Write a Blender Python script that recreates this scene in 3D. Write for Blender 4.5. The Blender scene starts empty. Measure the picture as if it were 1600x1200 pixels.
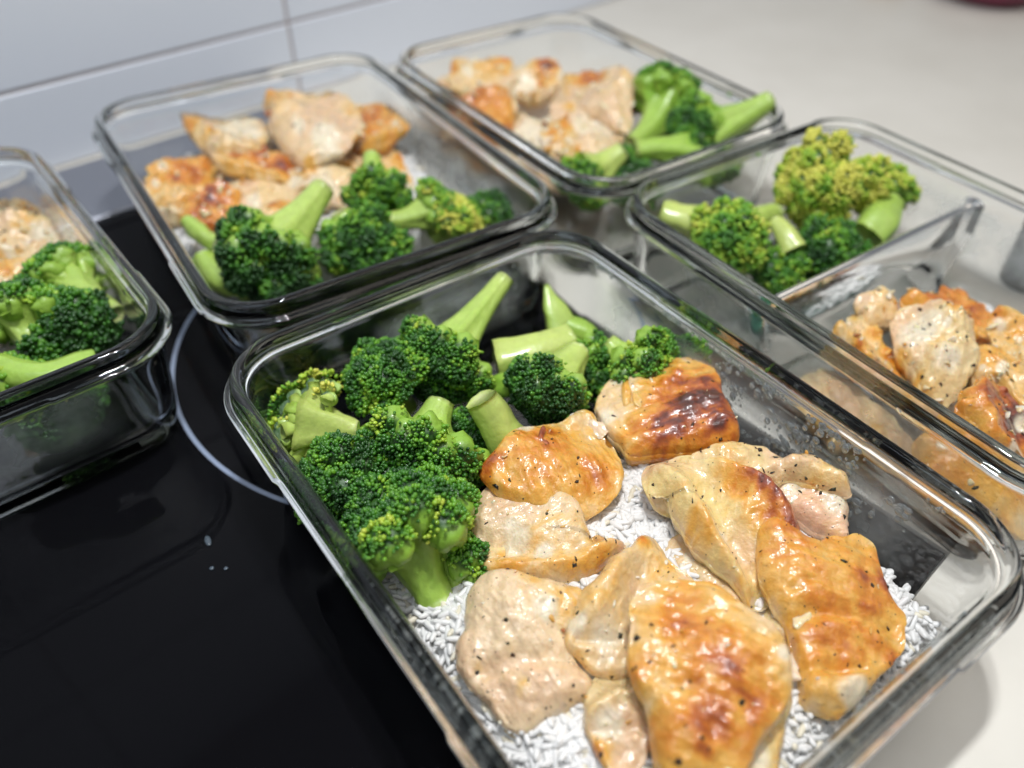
import bpy, math, random
import numpy as np
from mathutils import Vector, Matrix

random.seed(7)
rs = np.random.RandomState(7)
S = bpy.context.scene
COL = S.collection

# ------------------------------------------------------------------ camera
FPX, PITCH, ROLL, CAMH = 1277.99, 0.74265, 0.01163, 0.22682      # in a 1600 px wide frame
def _axes():
    cp, sp = math.cos(PITCH), math.sin(PITCH)
    fw = np.array([0, cp, -sp]); r = np.array([1., 0, 0]); u = np.array([0, sp, cp])
    cr, sr = math.cos(ROLL), math.sin(ROLL)
    return cr * r + sr * u, -sr * r + cr * u, fw
RX, UX, FX = _axes()
CAM = np.array([0, 0, CAMH])
cd = bpy.data.cameras.new('camera'); co = bpy.data.objects.new('camera', cd); COL.objects.link(co)
co.matrix_world = Matrix(((RX[0], UX[0], -FX[0], 0), (RX[1], UX[1], -FX[1], 0), (RX[2], UX[2], -FX[2], CAMH), (0, 0, 0, 1)))
cd.sensor_width = 36; cd.lens = FPX / 1600 * 36; cd.clip_start = .005; cd.clip_end = 50
cd.dof.use_dof = True; cd.dof.focus_distance = 0.245; cd.dof.aperture_fstop = 5.8
S.camera = co

PHI = 0.722
TV = np.array([math.cos(PHI), math.sin(PHI), 0]); NV = np.array([-math.sin(PHI), math.cos(PHI), 0])
def K(t, n, z=0.0):
    """kitchen frame: t along the wall, n towards the wall"""
    return TV * t + NV * n + np.array([0, 0, z])
def at(px, py, z):
    """the point at height z seen at this place of the photograph (arrays allowed)"""
    px = np.asarray(px, float); py = np.asarray(py, float); z = np.asarray(z, float)
    d = (px[..., None] - 800) / FPX * RX + (600 - py[..., None]) / FPX * UX + FX
    t = (z - CAMH) / d[..., 2]
    return CAM + t[..., None] * d

# ------------------------------------------------------------------ world and lamps
W = bpy.data.worlds.new('World'); S.world = W; W.use_nodes = True
bg = W.node_tree.nodes['Background']; bg.inputs[0].default_value = (.88, .93, 1.0, 1); bg.inputs[1].default_value = 0.19
def lamp(name, loc, target, size, watts, color, shape='DISK', size_y=None):
    l = bpy.data.lights.new(name, 'AREA'); l.shape = shape; l.size = size; l.energy = watts; l.color = color
    if size_y: l.size_y = size_y
    o = bpy.data.objects.new(name, l); COL.objects.link(o); o.location = loc
    o.rotation_euler = (Vector(target) - Vector(loc)).to_track_quat('-Z', 'Y').to_euler()
    return o
lamp('hood_lamp', K(.10, .13, .66), K(.10, .12, 0), .034, 1.8, (.95, .98, 1.0))
lamp('hood_lamp', K(.165, .13, .66), K(.16, .12, 0), .034, 1.8, (.95, .98, 1.0))
lamp('ceiling_lamp', K(.70, -.30, 1.15), K(.20, .0, 0), 1.3, 5.0, (1.0, .90, .78))
lamp('ceiling_lamp', K(-.45, .05, 1.3), K(.0, .35, 0), .95, 4.5, (.78, .88, 1.0))
S.view_settings.view_transform = 'Standard'; S.view_settings.look = 'None'
S.view_settings.exposure = 0.0; S.view_settings.gamma = 1
S.render.engine = 'CYCLES'
cy = S.cycles
cy.max_bounces = 14; cy.transmission_bounces = 14; cy.glossy_bounces = 6; cy.diffuse_bounces = 3; cy.transparent_max_bounces = 8
cy.caustics_reflective = False; cy.caustics_refractive = True; cy.blur_glossy = 0.6
cy.sample_clamp_indirect = 2.5; cy.sample_clamp_direct = 0
cy.use_denoising = True
try: cy.denoiser = 'OPENIMAGEDENOISE'
except Exception: pass

# ------------------------------------------------------------------ helpers
def tag(o, label=None, cat=None, group=None, kind=None):
    if label: o['label'] = label
    if cat: o['category'] = cat
    if group: o['group'] = group
    if kind: o['kind'] = kind
    return o
def mesh(name, v, f, col=None, smooth=True):
    v = np.ascontiguousarray(v, dtype=np.float32)
    me = bpy.data.meshes.new(name)
    if isinstance(f, np.ndarray):
        n, k = f.shape
        me.vertices.add(len(v)); me.vertices.foreach_set('co', v.ravel())
        me.loops.add(n * k); me.loops.foreach_set('vertex_index', np.ascontiguousarray(f, dtype=np.int32).ravel())
        me.polygons.add(n); me.polygons.foreach_set('loop_start', np.arange(0, n * k, k, dtype=np.int32))
        me.update(calc_edges=True)
    else:
        me.from_pydata(v.tolist(), [], f); me.update()
    me.validate()
    me.polygons.foreach_set('use_smooth', [smooth] * len(me.polygons))
    if col is not None:
        a = me.color_attributes.new('Col', 'FLOAT_COLOR', 'POINT')
        c = np.ones((len(v), 4), np.float32); c[:, :3] = col
        a.data.foreach_set('color', c.ravel())
    me.update()
    return me
def obj(name, me, mat=None, parent=None, loc=None):
    o = bpy.data.objects.new(name, me); COL.objects.link(o)
    if mat: me.materials.append(mat)
    if parent: o.parent = parent
    if loc is not None: o.location = loc
    return o
def empty(name, loc, rz=0):
    o = bpy.data.objects.new(name, None); COL.objects.link(o); o.location = loc; o.rotation_euler = (0, 0, rz)
    o.empty_display_size = .01
    return o

def _h(ix, iy, iz, s):
    n = (ix * 374761393 + iy * 668265263 + iz * 2147483647 + s * 1274126177) & 0xFFFFFFFF
    n = ((n ^ (n >> 13)) * 1274126177) & 0xFFFFFFFF
    n = ((n ^ (n >> 16)) * 2246822519) & 0xFFFFFFFF
    return ((n ^ (n >> 15)) & 0xFFFF).astype(np.float64) / 32767.5 - 1
def noise(p, scale=1.0, seed=0):
    """smooth value noise, -1..1"""
    q = np.asarray(p, float) * scale + 500.0
    i = np.floor(q).astype(np.int64); f = q - i; f = f * f * f * (f * (f * 6 - 15) + 10)
    r = 0
    for dx in (0, 1):
        wx = f[..., 0] if dx else 1 - f[..., 0]
        for dy in (0, 1):
            wy = f[..., 1] if dy else 1 - f[..., 1]
            for dz in (0, 1):
                wz = f[..., 2] if dz else 1 - f[..., 2]
                r = r + wx * wy * wz * _h(i[..., 0] + dx, i[..., 1] + dy, i[..., 2] + dz, seed)
    return r
def fbm(p, scale, seed=0, oct=3, gain=.5):
    r = 0; a = 1; t = 0
    for k in range(oct):
        r = r + a * noise(p, scale * 2.03 ** k, seed + 17 * k); t += a; a *= gain
    return r / t
def sstep(a, b, x):
    t = np.clip((x - a) / (b - a), 0, 1); return t * t * (3 - 2 * t)

# ------------------------------------------------------------------ materials
def mat(name):
    m = bpy.data.materials.new(name); m.use_nodes = True
    nt = m.node_tree; p = nt.nodes['Principled BSDF']
    return m, nt, p
def N(nt, kind, **kw):
    n = nt.nodes.new(kind)
    for k, v in kw.items(): setattr(n, k, v)
    return n
def pos(nt): return N(nt, 'ShaderNodeNewGeometry').outputs['Position']
def nz(nt, scale, detail=3, rough=.5, vec=None):
    n = N(nt, 'ShaderNodeTexNoise'); n.inputs['Scale'].default_value = scale; n.inputs['Detail'].default_value = detail; n.inputs['Roughness'].default_value = rough
    nt.links.new(vec or pos(nt), n.inputs['Vector'])
    return n.outputs['Fac']
def bump(nt, p, h, dist, strength=1.0, prev=None):
    b = N(nt, 'ShaderNodeBump'); b.inputs['Distance'].default_value = dist; b.inputs['Strength'].default_value = strength
    nt.links.new(h, b.inputs['Height'])
    if prev: nt.links.new(prev, b.inputs['Normal'])
    nt.links.new(b.outputs[0], p.inputs['Normal'])
    return b.outputs[0]
def mulcol(nt, colsock, facsock, lo, hi):
    mr = N(nt, 'ShaderNodeMapRange'); mr.inputs['From Min'].default_value = .3; mr.inputs['From Max'].default_value = .7
    mr.inputs['To Min'].default_value = lo; mr.inputs['To Max'].default_value = hi
    nt.links.new(facsock, mr.inputs['Value'])
    mx = N(nt, 'ShaderNodeMix', data_type='RGBA', blend_type='MULTIPLY'); mx.inputs[0].default_value = 1
    nt.links.new(colsock, mx.inputs[6]); nt.links.new(mr.outputs[0], mx.inputs[7])
    return mx.outputs[2]

def chicken_mat():
    m, nt, p = mat('chicken_flesh')
    a = N(nt, 'ShaderNodeVertexColor', layer_name='Col')
    c = mulcol(nt, a.outputs[0], nz(nt, 420, 5, .65), .86, 1.10)
    nt.links.new(c, p.inputs['Base Color'])
    p.inputs['Subsurface Weight'].default_value = .35
    p.inputs['Subsurface Radius'].default_value = (1.0, .45, .2); p.inputs['Subsurface Scale'].default_value = .0035
    p.inputs['Roughness'].default_value = .42
    p.inputs['Coat Weight'].default_value = .85; p.inputs['Coat Roughness'].default_value = .13
    p.inputs['Coat IOR'].default_value = 1.5
    b1 = bump(nt, p, nz(nt, 420, 3, .55), .0007, .8)
    b2 = bump(nt, p, nz(nt, 800, 3, .6), .0002, .8, b1)
    nt.links.new(b1, p.inputs['Coat Normal'])
    return m
def veg_mat(name, rough, coat, sss, bs, bd):
    m, nt, p = mat(name)
    a = N(nt, 'ShaderNodeVertexColor', layer_name='Col')
    c = mulcol(nt, a.outputs[0], nz(nt, 260, 4, .6), .90, 1.08)
    nt.links.new(c, p.inputs['Base Color'])
    p.inputs['Subsurface Weight'].default_value = sss
    p.inputs['Subsurface Radius'].default_value = (.7, 1.0, .25); p.inputs['Subsurface Scale'].default_value = .002
    p.inputs['Roughness'].default_value = rough
    p.inputs['Coat Weight'].default_value = coat; p.inputs['Coat Roughness'].default_value = .12
    bump(nt, p, nz(nt, bs, 3, .5), bd, .7)
    return m
M_CH = chicken_mat()
M_STALK = veg_mat('broccoli_stalk', .38, .32, .25, 350, .0006)
M_BUD = veg_mat('broccoli_bud', .46, .22, .0, 900, .0003)

m, nt, p = mat('rice'); M_RICE = m
p.inputs['Base Color'].default_value = (.80, .80, .78, 1); p.inputs['Roughness'].default_value = .4
p.inputs['Subsurface Weight'].default_value = .0
p.inputs['Coat Weight'].default_value = 0; p.inputs['Coat Roughness'].default_value = .2
a = N(nt, 'ShaderNodeVertexColor', layer_name='Col'); nt.links.new(a.outputs[0], p.inputs['Base Color'])

def glass_mat(name, absorb):
    m, nt, p = mat(name)
    p.inputs['Base Color'].default_value = (1, 1, 1, 1); p.inputs['Transmission Weight'].default_value = 1
    p.inputs['Roughness'].default_value = 0.0; p.inputs['IOR'].default_value = 1.5
    if absorb:
        v = N(nt, 'ShaderNodeVolumeAbsorption'); v.inputs['Color'].default_value = (.30, .86, .74, 1); v.inputs['Density'].default_value = absorb
        nt.links.new(v.outputs[0], nt.nodes['Material Output'].inputs['Volume'])
    return m
M_GLASS = glass_mat('clear_glass', 3.0)
m, nt, p = mat('water'); M_WATER = m
p.inputs['Base Color'].default_value = (.86, .90, .90, 1)
p.inputs['Transmission Weight'].default_value = .88; p.inputs['Roughness'].default_value = 0.05; p.inputs['IOR'].default_value = 1.22

m, nt, p = mat('mist'); M_FILM = m
p.inputs['Base Color'].default_value = (.80, .84, .84, 1); p.inputs['Roughness'].default_value = .5
tr = N(nt, 'ShaderNodeBsdfTransparent'); mxs = N(nt, 'ShaderNodeMixShader'); tl = N(nt, 'ShaderNodeBsdfTranslucent'); tl.inputs[0].default_value = (.8, .84, .84, 1)
mx2 = N(nt, 'ShaderNodeMixShader'); mx2.inputs[0].default_value = .45; nt.links.new(p.outputs[0], mx2.inputs[1]); nt.links.new(tl.outputs[0], mx2.inputs[2])
mr = N(nt, 'ShaderNodeMapRange'); mr.inputs['From Min'].default_value = .36; mr.inputs['From Max'].default_value = .66; mr.inputs['To Min'].default_value = .10; mr.inputs['To Max'].default_value = .60
nt.links.new(nz(nt, 38, 4, .6), mr.inputs['Value']); fa = N(nt, 'ShaderNodeVertexColor', layer_name='Col'); mu = N(nt, 'ShaderNodeMath', operation='MULTIPLY'); nt.links.new(mr.outputs[0], mu.inputs[0]); nt.links.new(fa.outputs[0], mu.inputs[1]); nt.links.new(mu.outputs[0], mxs.inputs[0]); nt.links.new(tr.outputs[0], mxs.inputs[1]); nt.links.new(mx2.outputs[0], mxs.inputs[2])
nt.links.new(mxs.outputs[0], nt.nodes['Material Output'].inputs['Surface'])
m, nt, p = mat('drop_on_hob'); M_GLINT = m
p.inputs['Base Color'].default_value = (.35, .45, .55, 1); p.inputs['Transmission Weight'].default_value = .8; p.inputs['Roughness'].default_value = .25; p.inputs['IOR'].default_value = 1.5  # pale tone stands in for light glinting on the cooktop
m, nt, p = mat('fleck'); M_FLECK = m
a = N(nt, 'ShaderNodeVertexColor', layer_name='Col'); nt.links.new(a.outputs[0], p.inputs['Base Color'])
p.inputs['Roughness'].default_value = .35

m, nt, p = mat('black_ceramic_glass'); M_HOB = m
p.inputs['Base Color'].default_value = (.004, .004, .005, 1); p.inputs['Roughness'].default_value = .07; p.inputs['IOR'].default_value = 1.13
r = N(nt, 'ShaderNodeMapRange'); r.inputs['From Min'].default_value = .35; r.inputs['From Max'].default_value = .7; r.inputs['To Min'].default_value = .015; r.inputs['To Max'].default_value = .05
nt.links.new(nz(nt, 22, 5, .7), r.inputs['Value']); nt.links.new(r.outputs[0], p.inputs['Roughness'])
m, nt, p = mat('burner_print'); M_RING = m
p.inputs['Base Color'].default_value = (.26, .31, .42, 1); p.inputs['Roughness'].default_value = .25
m, nt, p = mat('brushed_steel'); M_STEEL = m
p.inputs['Base Color'].default_value = (.26, .27, .31, 1); p.inputs['Metallic'].default_value = .6; p.inputs['Roughness'].default_value = .42
bump(nt, p, nz(nt, 700, 2), .0001, .3)
m, nt, p = mat('white_worktop'); M_COUNTER = m
cr = N(nt, 'ShaderNodeValToRGB'); cr.color_ramp.elements[0].color = (.65, .615, .55, 1); cr.color_ramp.elements[1].color = (.70, .665, .60, 1)
cr.color_ramp.elements[0].position = .35; cr.color_ramp.elements[1].position = .65
nt.links.new(nz(nt, 14, 5, .6), cr.inputs[0]); nt.links.new(cr.outputs[0], p.inputs['Base Color'])
p.inputs['Roughness'].default_value = .38
m, nt, p = mat('glazed_tile'); M_TILE = m
p.inputs['Base Color'].default_value = (.70, .74, .82, 1); p.inputs['Roughness'].default_value = .34
bump(nt, p, nz(nt, 9, 2), .0006, .5)
m, nt, p = mat('grout'); M_GROUT = m
p.inputs['Base Color'].default_value = (.42, .38, .38, 1); p.inputs['Roughness'].default_value = .9

def plain(name, c, rough=.4, metal=0, coat=0):
    m, nt, p = mat(name); p.inputs['Base Color'].default_value = (*c, 1); p.inputs['Roughness'].default_value = rough
    p.inputs['Metallic'].default_value = metal; p.inputs['Coat Weight'].default_value = coat
    h = nz(nt, 120, 4); bump(nt, p, h, .0002, .4)
    return m

# ------------------------------------------------------------------ setting
def kbox(t0, t1, n0, n1, z0, z1, bev=0.0):
    c = [(t0, n0), (t1, n0), (t1, n1), (t0, n1)]
    if bev:
        v = [K(t, n, z0) for t, n in c] + [K(t, n, z1 - bev) for t, n in c]
        i = [(t0 + bev, n0 + bev), (t1 - bev, n0 + bev), (t1 - bev, n1 - bev), (t0 + bev, n1 - bev)]
        v += [K(t, n, z1) for t, n in i]
        f = [(3, 2, 1, 0), (8, 9, 10, 11)]
        for k in range(4):
            j = (k + 1) % 4; f += [(k, j, 4 + j, 4 + k), (4 + k, 4 + j, 8 + j, 8 + k)]
    else:
        v = [K(t, n, z0) for t, n in c] + [K(t, n, z1) for t, n in c]
        f = [(3, 2, 1, 0), (4, 5, 6, 7)] + [(k, (k + 1) % 4, 4 + (k + 1) % 4, 4 + k) for k in range(4)]
    return np.array(v), f
def kmesh(name, *a, bev=0.0):
    v, f = kbox(*a, bev=bev); return mesh(name, v, f, smooth=False)
WALL_N = .492; GZ = .0455; VT = .2430
HT0, HT1, HN0, HN1 = -.34, .222, .024, .487          # cooktop outline incl. steel strip
cnt = obj('worktop', kmesh('worktop', -1.3, 2.2, -.9, WALL_N + .05, -.04, -.0045, bev=.001), M_COUNTER); tag(cnt, kind='structure')
# the worktop is a sheet with the hob laid in: raise the white top around the hob to z = 0
wt = []; wf = []
for a in ((-1.3, HT0, -.9, WALL_N + .02), (HT1, 2.2, -.9, WALL_N + .02), (HT0, HT1, -.9, HN0), (HT0, HT1, HN1, WALL_N + .02)):
    v, f = kbox(*a, -.004, -.0002); b = sum(len(x) for x in wt); wt.append(v); wf += [tuple(i + b for i in q) for q in f]
o = obj('worktop_surface', mesh('worktop_surface', np.concatenate(wt), wf, smooth=False), M_COUNTER, cnt)
hob = empty('cooktop', K(0, .22, 0)); tag(hob, 'black glass cooktop with a pale blue burner ring and grey steel strip along its back', 'cooktop')
def ploc(o, parent):       # parent while keeping world coordinates of the mesh
    o.parent = parent; o.location = -Vector(parent.location); return o
ploc(obj('glass_panel', kmesh('glass_panel', HT0 + .001, HT1 - .001, HN0 + .001, .4195, -.003, 0.0, bev=.0008), M_HOB), hob)
ploc(obj('steel_strip', kmesh('steel_strip', HT0 + .001, HT1 - .001, .4205, HN1 - .001, -.003, .0012, bev=.0009), M_STEEL), hob)
# burner ring, printed
def circle_fit(P):
    A = np.array([[2 * x, 2 * y, 1] for x, y in P]); b = np.array([x * x + y * y for x, y in P])
    s = np.linalg.lstsq(A, b, rcond=None)[0]; return s[0], s[1], math.sqrt(s[2] + s[0] ** 2 + s[1] ** 2)
ring_px = [(302, 490), (282, 524), (272, 560), (271, 600), (283, 650), (303, 690), (335, 722), (375, 752), (430, 777)]
P = at([q[0] for q in ring_px], [q[1] for q in ring_px], 0.0)[:, :2]
rcx, rcy, rr = circle_fit(P)
a = np.linspace(0, 2 * math.pi, 161)[:-1]
rv = np.concatenate([np.stack([rcx + (rr + d) * np.cos(a), rcy + (rr + d) * np.sin(a), np.full_like(a, .0002 if k else .0002)], 1) for k, d in enumerate((-.0009, .0008))])
k = np.arange(160); rf = np.stack([k, (k + 1) % 160, 160 + (k + 1) % 160, 160 + k], 1)
ploc(obj('burner_ring', mesh('burner_ring', rv, rf[:, ::-1].copy()), M_RING), hob)

wall = obj('wall', kmesh('wall', -1.3, 2.2, WALL_N + .0011, WALL_N + .05, -.004, 1.0), M_GROUT); tag(wall, kind='structure')
tw, th, g = .30, .20, .0022
for ti in range(-4, 6):
    for zi in range(0, 4):
        t0 = VT + ti * tw + g / 2; t1 = VT + (ti + 1) * tw - g / 2
        z0 = .0005 if zi == 0 else GZ + (zi - 1) * th + g / 2; z1 = GZ + zi * th - g / 2
        b = .0006
        o_ = [(t0, z0), (t1, z0), (t1, z1), (t0, z1)]; i_ = [(t0 + b, z0 + b), (t1 - b, z0 + b), (t1 - b, z1 - b), (t0 + b, z1 - b)]
        dn = random.uniform(-.0002, .0002)
        v = [K(t, WALL_N + .0030, z) for t, z in o_] + [K(t, WALL_N + b + dn, z) for t, z in o_] + [K(t, WALL_N + dn, z) for t, z in i_]
        f = [(8, 9, 10, 11)[::-1]] + [q for k in range(4) for q in ((4 + k, 4 + (k + 1) % 4, k + 0 if False else (k + 1) % 4, k), (8 + k, 8 + (k + 1) % 4, 4 + (k + 1) % 4, 4 + k))]
        me = mesh('tile', np.array(v), f, smooth=False)
        obj('tile', me, M_TILE, wall)

# ------------------------------------------------------------------ glass containers
def chaikin(P, it=2):
    for _ in range(it):
        Q = [P[0]]
        for a, b in zip(P[:-1], P[1:]):
            Q += [(a[0] * .75 + b[0] * .25, a[1] * .75 + b[1] * .25), (a[0] * .25 + b[0] * .75, a[1] * .25 + b[1] * .75)]
        Q.append(P[-1]); P = Q
    return P
PROFILE = [(.040, .0016), (.024, .0015), (.0195, .0004), (.0170, 0), (.0130, 0), (.0105, .0016), (.0088, .006), (.0076, .014), (.0060, .030), (.0046, .0425),
           (.0036, .0455), (.0006, .0458), (0, .0466), (.0004, .0478), (.0026, .0484), (.0030, .0500), (.0030, .0526), (.0034, .0538), (.0052, .0543), (.0066, .0538), (.0074, .0520),
           (.0078, .0490), (.0090, .0462), (.0096, .0430), (.0112, .030), (.0126, .014), (.0142, .0085), (.0180, .0058), (.0260, .0050), (.040, .0050)]
PROFILE = chaikin(PROFILE, 2)
def rrect(w, l, a, R, tab):
    """points of a rounded rectangle inset by a; tab marks where the flange is cut back"""
    X, Y = w / 2 - a, l / 2 - a; r = max(R - a, .006); n = 14; out = []
    sides = [((X, -Y + r), (X, Y - r), (1, 0)), ((X - r, Y), (-X + r, Y), (0, 1)), ((-X, Y - r), (-X, -Y + r), (-1, 0)), ((-X + r, -Y), (X - r, -Y), (0, -1))]
    cs = [(X - r, Y - r), (-X + r, Y - r), (-X + r, -Y + r), (X - r, -Y + r)]
    for k in range(4):
        (x0, y0), (x1, y1), nrm = sides[k]
        for u, cut in ((0, 0), (.12, 0), (.2, 0), (.215, 1), (.35, 1), (.5, 1), (.65, 1), (.785, 1), (.80, 0), (.88, 0)):
            s = tab * cut
            out.append((x0 + (x1 - x0) * u - nrm[0] * s, y0 + (y1 - y0) * u - nrm[1] * s))
        for j in range(n):
            t = k * math.pi / 2 + j / n * math.pi / 2
            out.append((cs[k][0] + r * math.cos(t), cs[k][1] + r * math.sin(t)))
    return out
def container_mesh(w, l, R=.027):
    v = []; nseg = None
    for a, z in PROFILE:
        tab = .0008 * float(np.clip((z - .0450) / .0006, 0, 1) * np.clip((.0482 - z) / .0004, 0, 1)) if a < .004 else 0
        P = rrect(w, l, a, R, tab); nseg = len(P)
        v += [(x, y, z) for x, y in P]
    v = np.array(v); m = len(PROFILE); f = []
    i = np.arange(nseg); j = (i + 1) % nseg
    for k in range(m - 1):
        f.append(np.stack([k * nseg + i, k * nseg + j, (k + 1) * nseg + j, (k + 1) * nseg + i], 1))
    f = np.concatenate(f); v2 = np.concatenate([v, [[0, 0, PROFILE[0][1]], [0, 0, PROFILE[-1][1]]]])
    f = [tuple(q) for q in f] + [(len(v), int(b), int(a_)) for a_, b in zip(i, j)] + [(len(v) + 1, int((m - 1) * nseg + a_), int((m - 1) * nseg + b)) for a_, b in zip(i, j)]
    return mesh('container_body', v2, f)
CW, CL = .15503, .20842
CONT = {  # centre, rotation, size
    'A': (.02119, .16246, .64048, CW, CL), 'B': (-.09339, .34245, .58734, CW, CL), 'C': (-.2262, .2365, .69, CW, .185),
    'D': (.0343, .4232, .61426, .1385, .1925), 'E': (.15914, .26659, .60517, CW, .210)}
def container(key, label, **kw):
    x, y, r, w, l = CONT[key]
    root = empty('glass_container', (x, y, .0002), r)
    tag(root, label, 'container', 'glass food containers on the cooktop and worktop')
    obj('body', container_mesh(w, l), M_GLASS, root)
    return root
cA = container('A', 'large front glass container of broccoli and browned chicken, droplets inside its right wall')
cB = container('B', 'glass container between the front one and the tiled wall, chicken behind broccoli')
cC = container('C', 'glass container cut off by the left picture edge, standing on the black cooktop')
cD = container('D', 'farthest glass container, at the back, with a long broccoli stem over its rim')
cE = container('E', 'divided glass container at the right with a glass partition between broccoli and chicken')
def local(key, P):
    x, y, r, w, l = CONT[key]; d = np.asarray(P)[..., :2] - np.array([x, y]); c, s = math.cos(r), math.sin(r)
    return np.stack([d[..., 0] * c + d[..., 1] * s, -d[..., 0] * s + d[..., 1] * c], -1)
def wall_inset(z):
    pr = [(z_, a_) for a_, z_ in PROFILE[len(PROFILE) // 2 + 8:]][::-1]
    zz = np.array([q[0] for q in pr]); aa = np.array([q[1] for q in pr]); o = np.argsort(zz)
    return np.interp(z, zz[o], aa[o])
# partition of the divided container
dl = local('E', at([1237, 1510], [447, 325], .044)); dy = float(dl[:, 1].mean())
hw = CW / 2 - .0106
def partition():
    v = []; prof = [(-.0026, .0051), (-.0022, .03), (-.0018, .0425), (-.0010, .0438), (0, .0442), (.0010, .0438), (.0018, .0425), (.0022, .03), (.0026, .0051)]
    n = 26
    for k in range(n + 1):
        u = k / n * 2 - 1
        for yy, z in prof:
            e = max(0, abs(u) - .93) / .07
            v.append(((CW / 2 - float(wall_inset(z)) - .0003) * u, dy + yy * (1 + 1.6 * e * e), z + (.0012 * e * e if z > .04 else 0)))
    m = len(prof); f = []
    for k in range(n):
        for j in range(m - 1): f.append((k * m + j, k * m + j + 1, (k + 1) * m + j + 1, (k + 1) * m + j))
        f.append((k * m + m - 1, k * m, (k + 1) * m, (k + 1) * m + m - 1))
    f += [tuple(range(m))[::-1], tuple(n * m + j for j in range(m))]
    return mesh('partition', v, f)
obj('partition', partition(), M_GLASS, cE)

# water droplets on inner walls
ICO = None
def ico(sub=1):
    t = (1 + 5 ** .5) / 2
    v = np.array([(-1, t, 0), (1, t, 0), (-1, -t, 0), (1, -t, 0), (0, -1, t), (0, 1, t), (0, -1, -t), (0, 1, -t), (t, 0, -1), (t, 0, 1), (-t, 0, -1), (-t, 0, 1)], float)
    v /= np.linalg.norm(v[0])
    f = [(0, 11, 5), (0, 5, 1), (0, 1, 7), (0, 7, 10), (0, 10, 11), (1, 5, 9), (5, 11, 4), (11, 10, 2), (10, 7, 6), (7, 1, 8), (3, 9, 4), (3, 4, 2), (3, 2, 6), (3, 6, 8), (3, 8, 9), (4, 9, 5), (2, 4, 11), (6, 2, 10), (8, 6, 7), (9, 8, 1)]
    for _ in range(sub):
        mid = {}; vv = list(v); nf = []
        def md(a, b):
            k = (min(a, b), max(a, b))
            if k not in mid:
                q = (vv[a] + vv[b]); vv.append(q / np.linalg.norm(q)); mid[k] = len(vv) - 1
            return mid[k]
        for a, b, c in f:
            x, y, z = md(a, b), md(b, c), md(c, a); nf += [(a, x, z), (b, y, x), (c, z, y), (x, y, z)]
        v = np.array(vv); f = nf
    return v, np.array(f)
ICO0 = ico(0); ICO1 = ico(1)
def scatter(base, P, A):
    """copies of a unit mesh: P centres (n,3), A 3x3 matrices (n,3,3)"""
    bv, bf = base; n = len(P)
    v = np.einsum('nij,kj->nki', A, bv) + P[:, None, :]
    f = (bf[None] + (np.arange(n) * len(bv))[:, None, None]).reshape(-1, bf.shape[1])
    return v.reshape(-1, 3), f
def droplets(key, root, specs, seed):
    """specs: (side, u0, u1, z0, z1, count, rmin, rmax); side 0 = +x wall, 3 = -y wall, 1 = +y wall"""
    R_ = np.random.RandomState(seed); x, y, r, w, l = CONT[key]; P = []; A = []
    for side, u0, u1, z0, z1, n, r0, r1 in specs:
        u = R_.uniform(u0, u1, n); z = R_.uniform(z0, z1, n); rad = r0 + (r1 - r0) * R_.rand(n) ** 3
        cl = noise(np.stack([u * 14, z * 130, u * 0], 1), 1.0, seed) + R_.randn(n) * .25
        for uu, zz, rr_, c in zip(u, z, rad, cl):
            if c < .02: continue
            a = wall_inset(zz)
            if side == 0: p = (w / 2 - a, (uu - .5) * (l - .06), zz); nx = np.array([-1., 0, .05])
            elif side == 1: p = ((uu - .5) * (w - .06), l / 2 - a, zz); nx = np.array([0, -1., .05])
            else: p = ((uu - .5) * (w - .06), -l / 2 + a, zz); nx = np.array([0, 1., .05])
            nx = nx / np.linalg.norm(nx); t1 = np.cross(nx, [0, 0, 1]); t1 /= np.linalg.norm(t1); t2 = np.cross(nx, t1)
            P.append(np.array(p) + nx * rr_ * .18)
            A.append(np.stack([nx * rr_ * .42, t1 * rr_ * R_.uniform(.8, 1.1), t2 * rr_ * R_.uniform(.9, 1.3)], 1))
    v, f = scatter(ICO1, np.array(P), np.array(A))
    o = obj('water_droplets', mesh('water_droplets', v, f), M_WATER, root); tag(o, 'beads of condensed water on the inner wall', kind='stuff')
def film(key, root, side, u0, u1, z0, z1):
    x, y, r, w, l = CONT[key]; v = []; nu, nz_ = 50, 16
    for k in range(nz_ + 1):
        z = z0 + (z1 - z0) * k / nz_; a_ = float(wall_inset(z)) + .00025
        for j in range(nu + 1):
            u = u0 + (u1 - u0) * j / nu - .5
            v.append(((w / 2 - a_) * (1 if side == 0 else -1), u * (l - .054), z) if side in (0, 2) else ((u * (w - .054), -l / 2 + a_, z) if side == 3 else (u * (w - .054), l / 2 - a_, z)))
    f = [(k * (nu + 1) + j, k * (nu + 1) + j + 1, (k + 1) * (nu + 1) + j + 1, (k + 1) * (nu + 1) + j) for k in range(nz_) for j in range(nu)]
    g_ = np.array([[min(1, j / 8, (nu - j) / 8) * min(1, k / 5, (nz_ - k) / 3) for j in range(nu + 1)] for k in range(nz_ + 1)]).reshape(-1, 1)
    o = obj('condensation_film', mesh('condensation_film', np.array(v), f, np.tile(g_, (1, 3))), M_FILM, root); tag(o, 'grey mist of condensation on the inner wall'); return o
film('A', cA, 0, .0, 1.0, .016, .0455); film('A', cA, 3, .45, 1.0, .016, .0455); film('A', cA, 1, .3, 1.0, .02, .0455)
film('E', cE, 0, 0, .98, .012, .0455); film('E', cE, 3, .0, 1, .014, .0455); film('B', cB, 0, 0, 1, .012, .0455); film('E', cE, 2, 0, 1, .010, .0455); film('C', cC, 3, 0, 1, .012, .0455)
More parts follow.
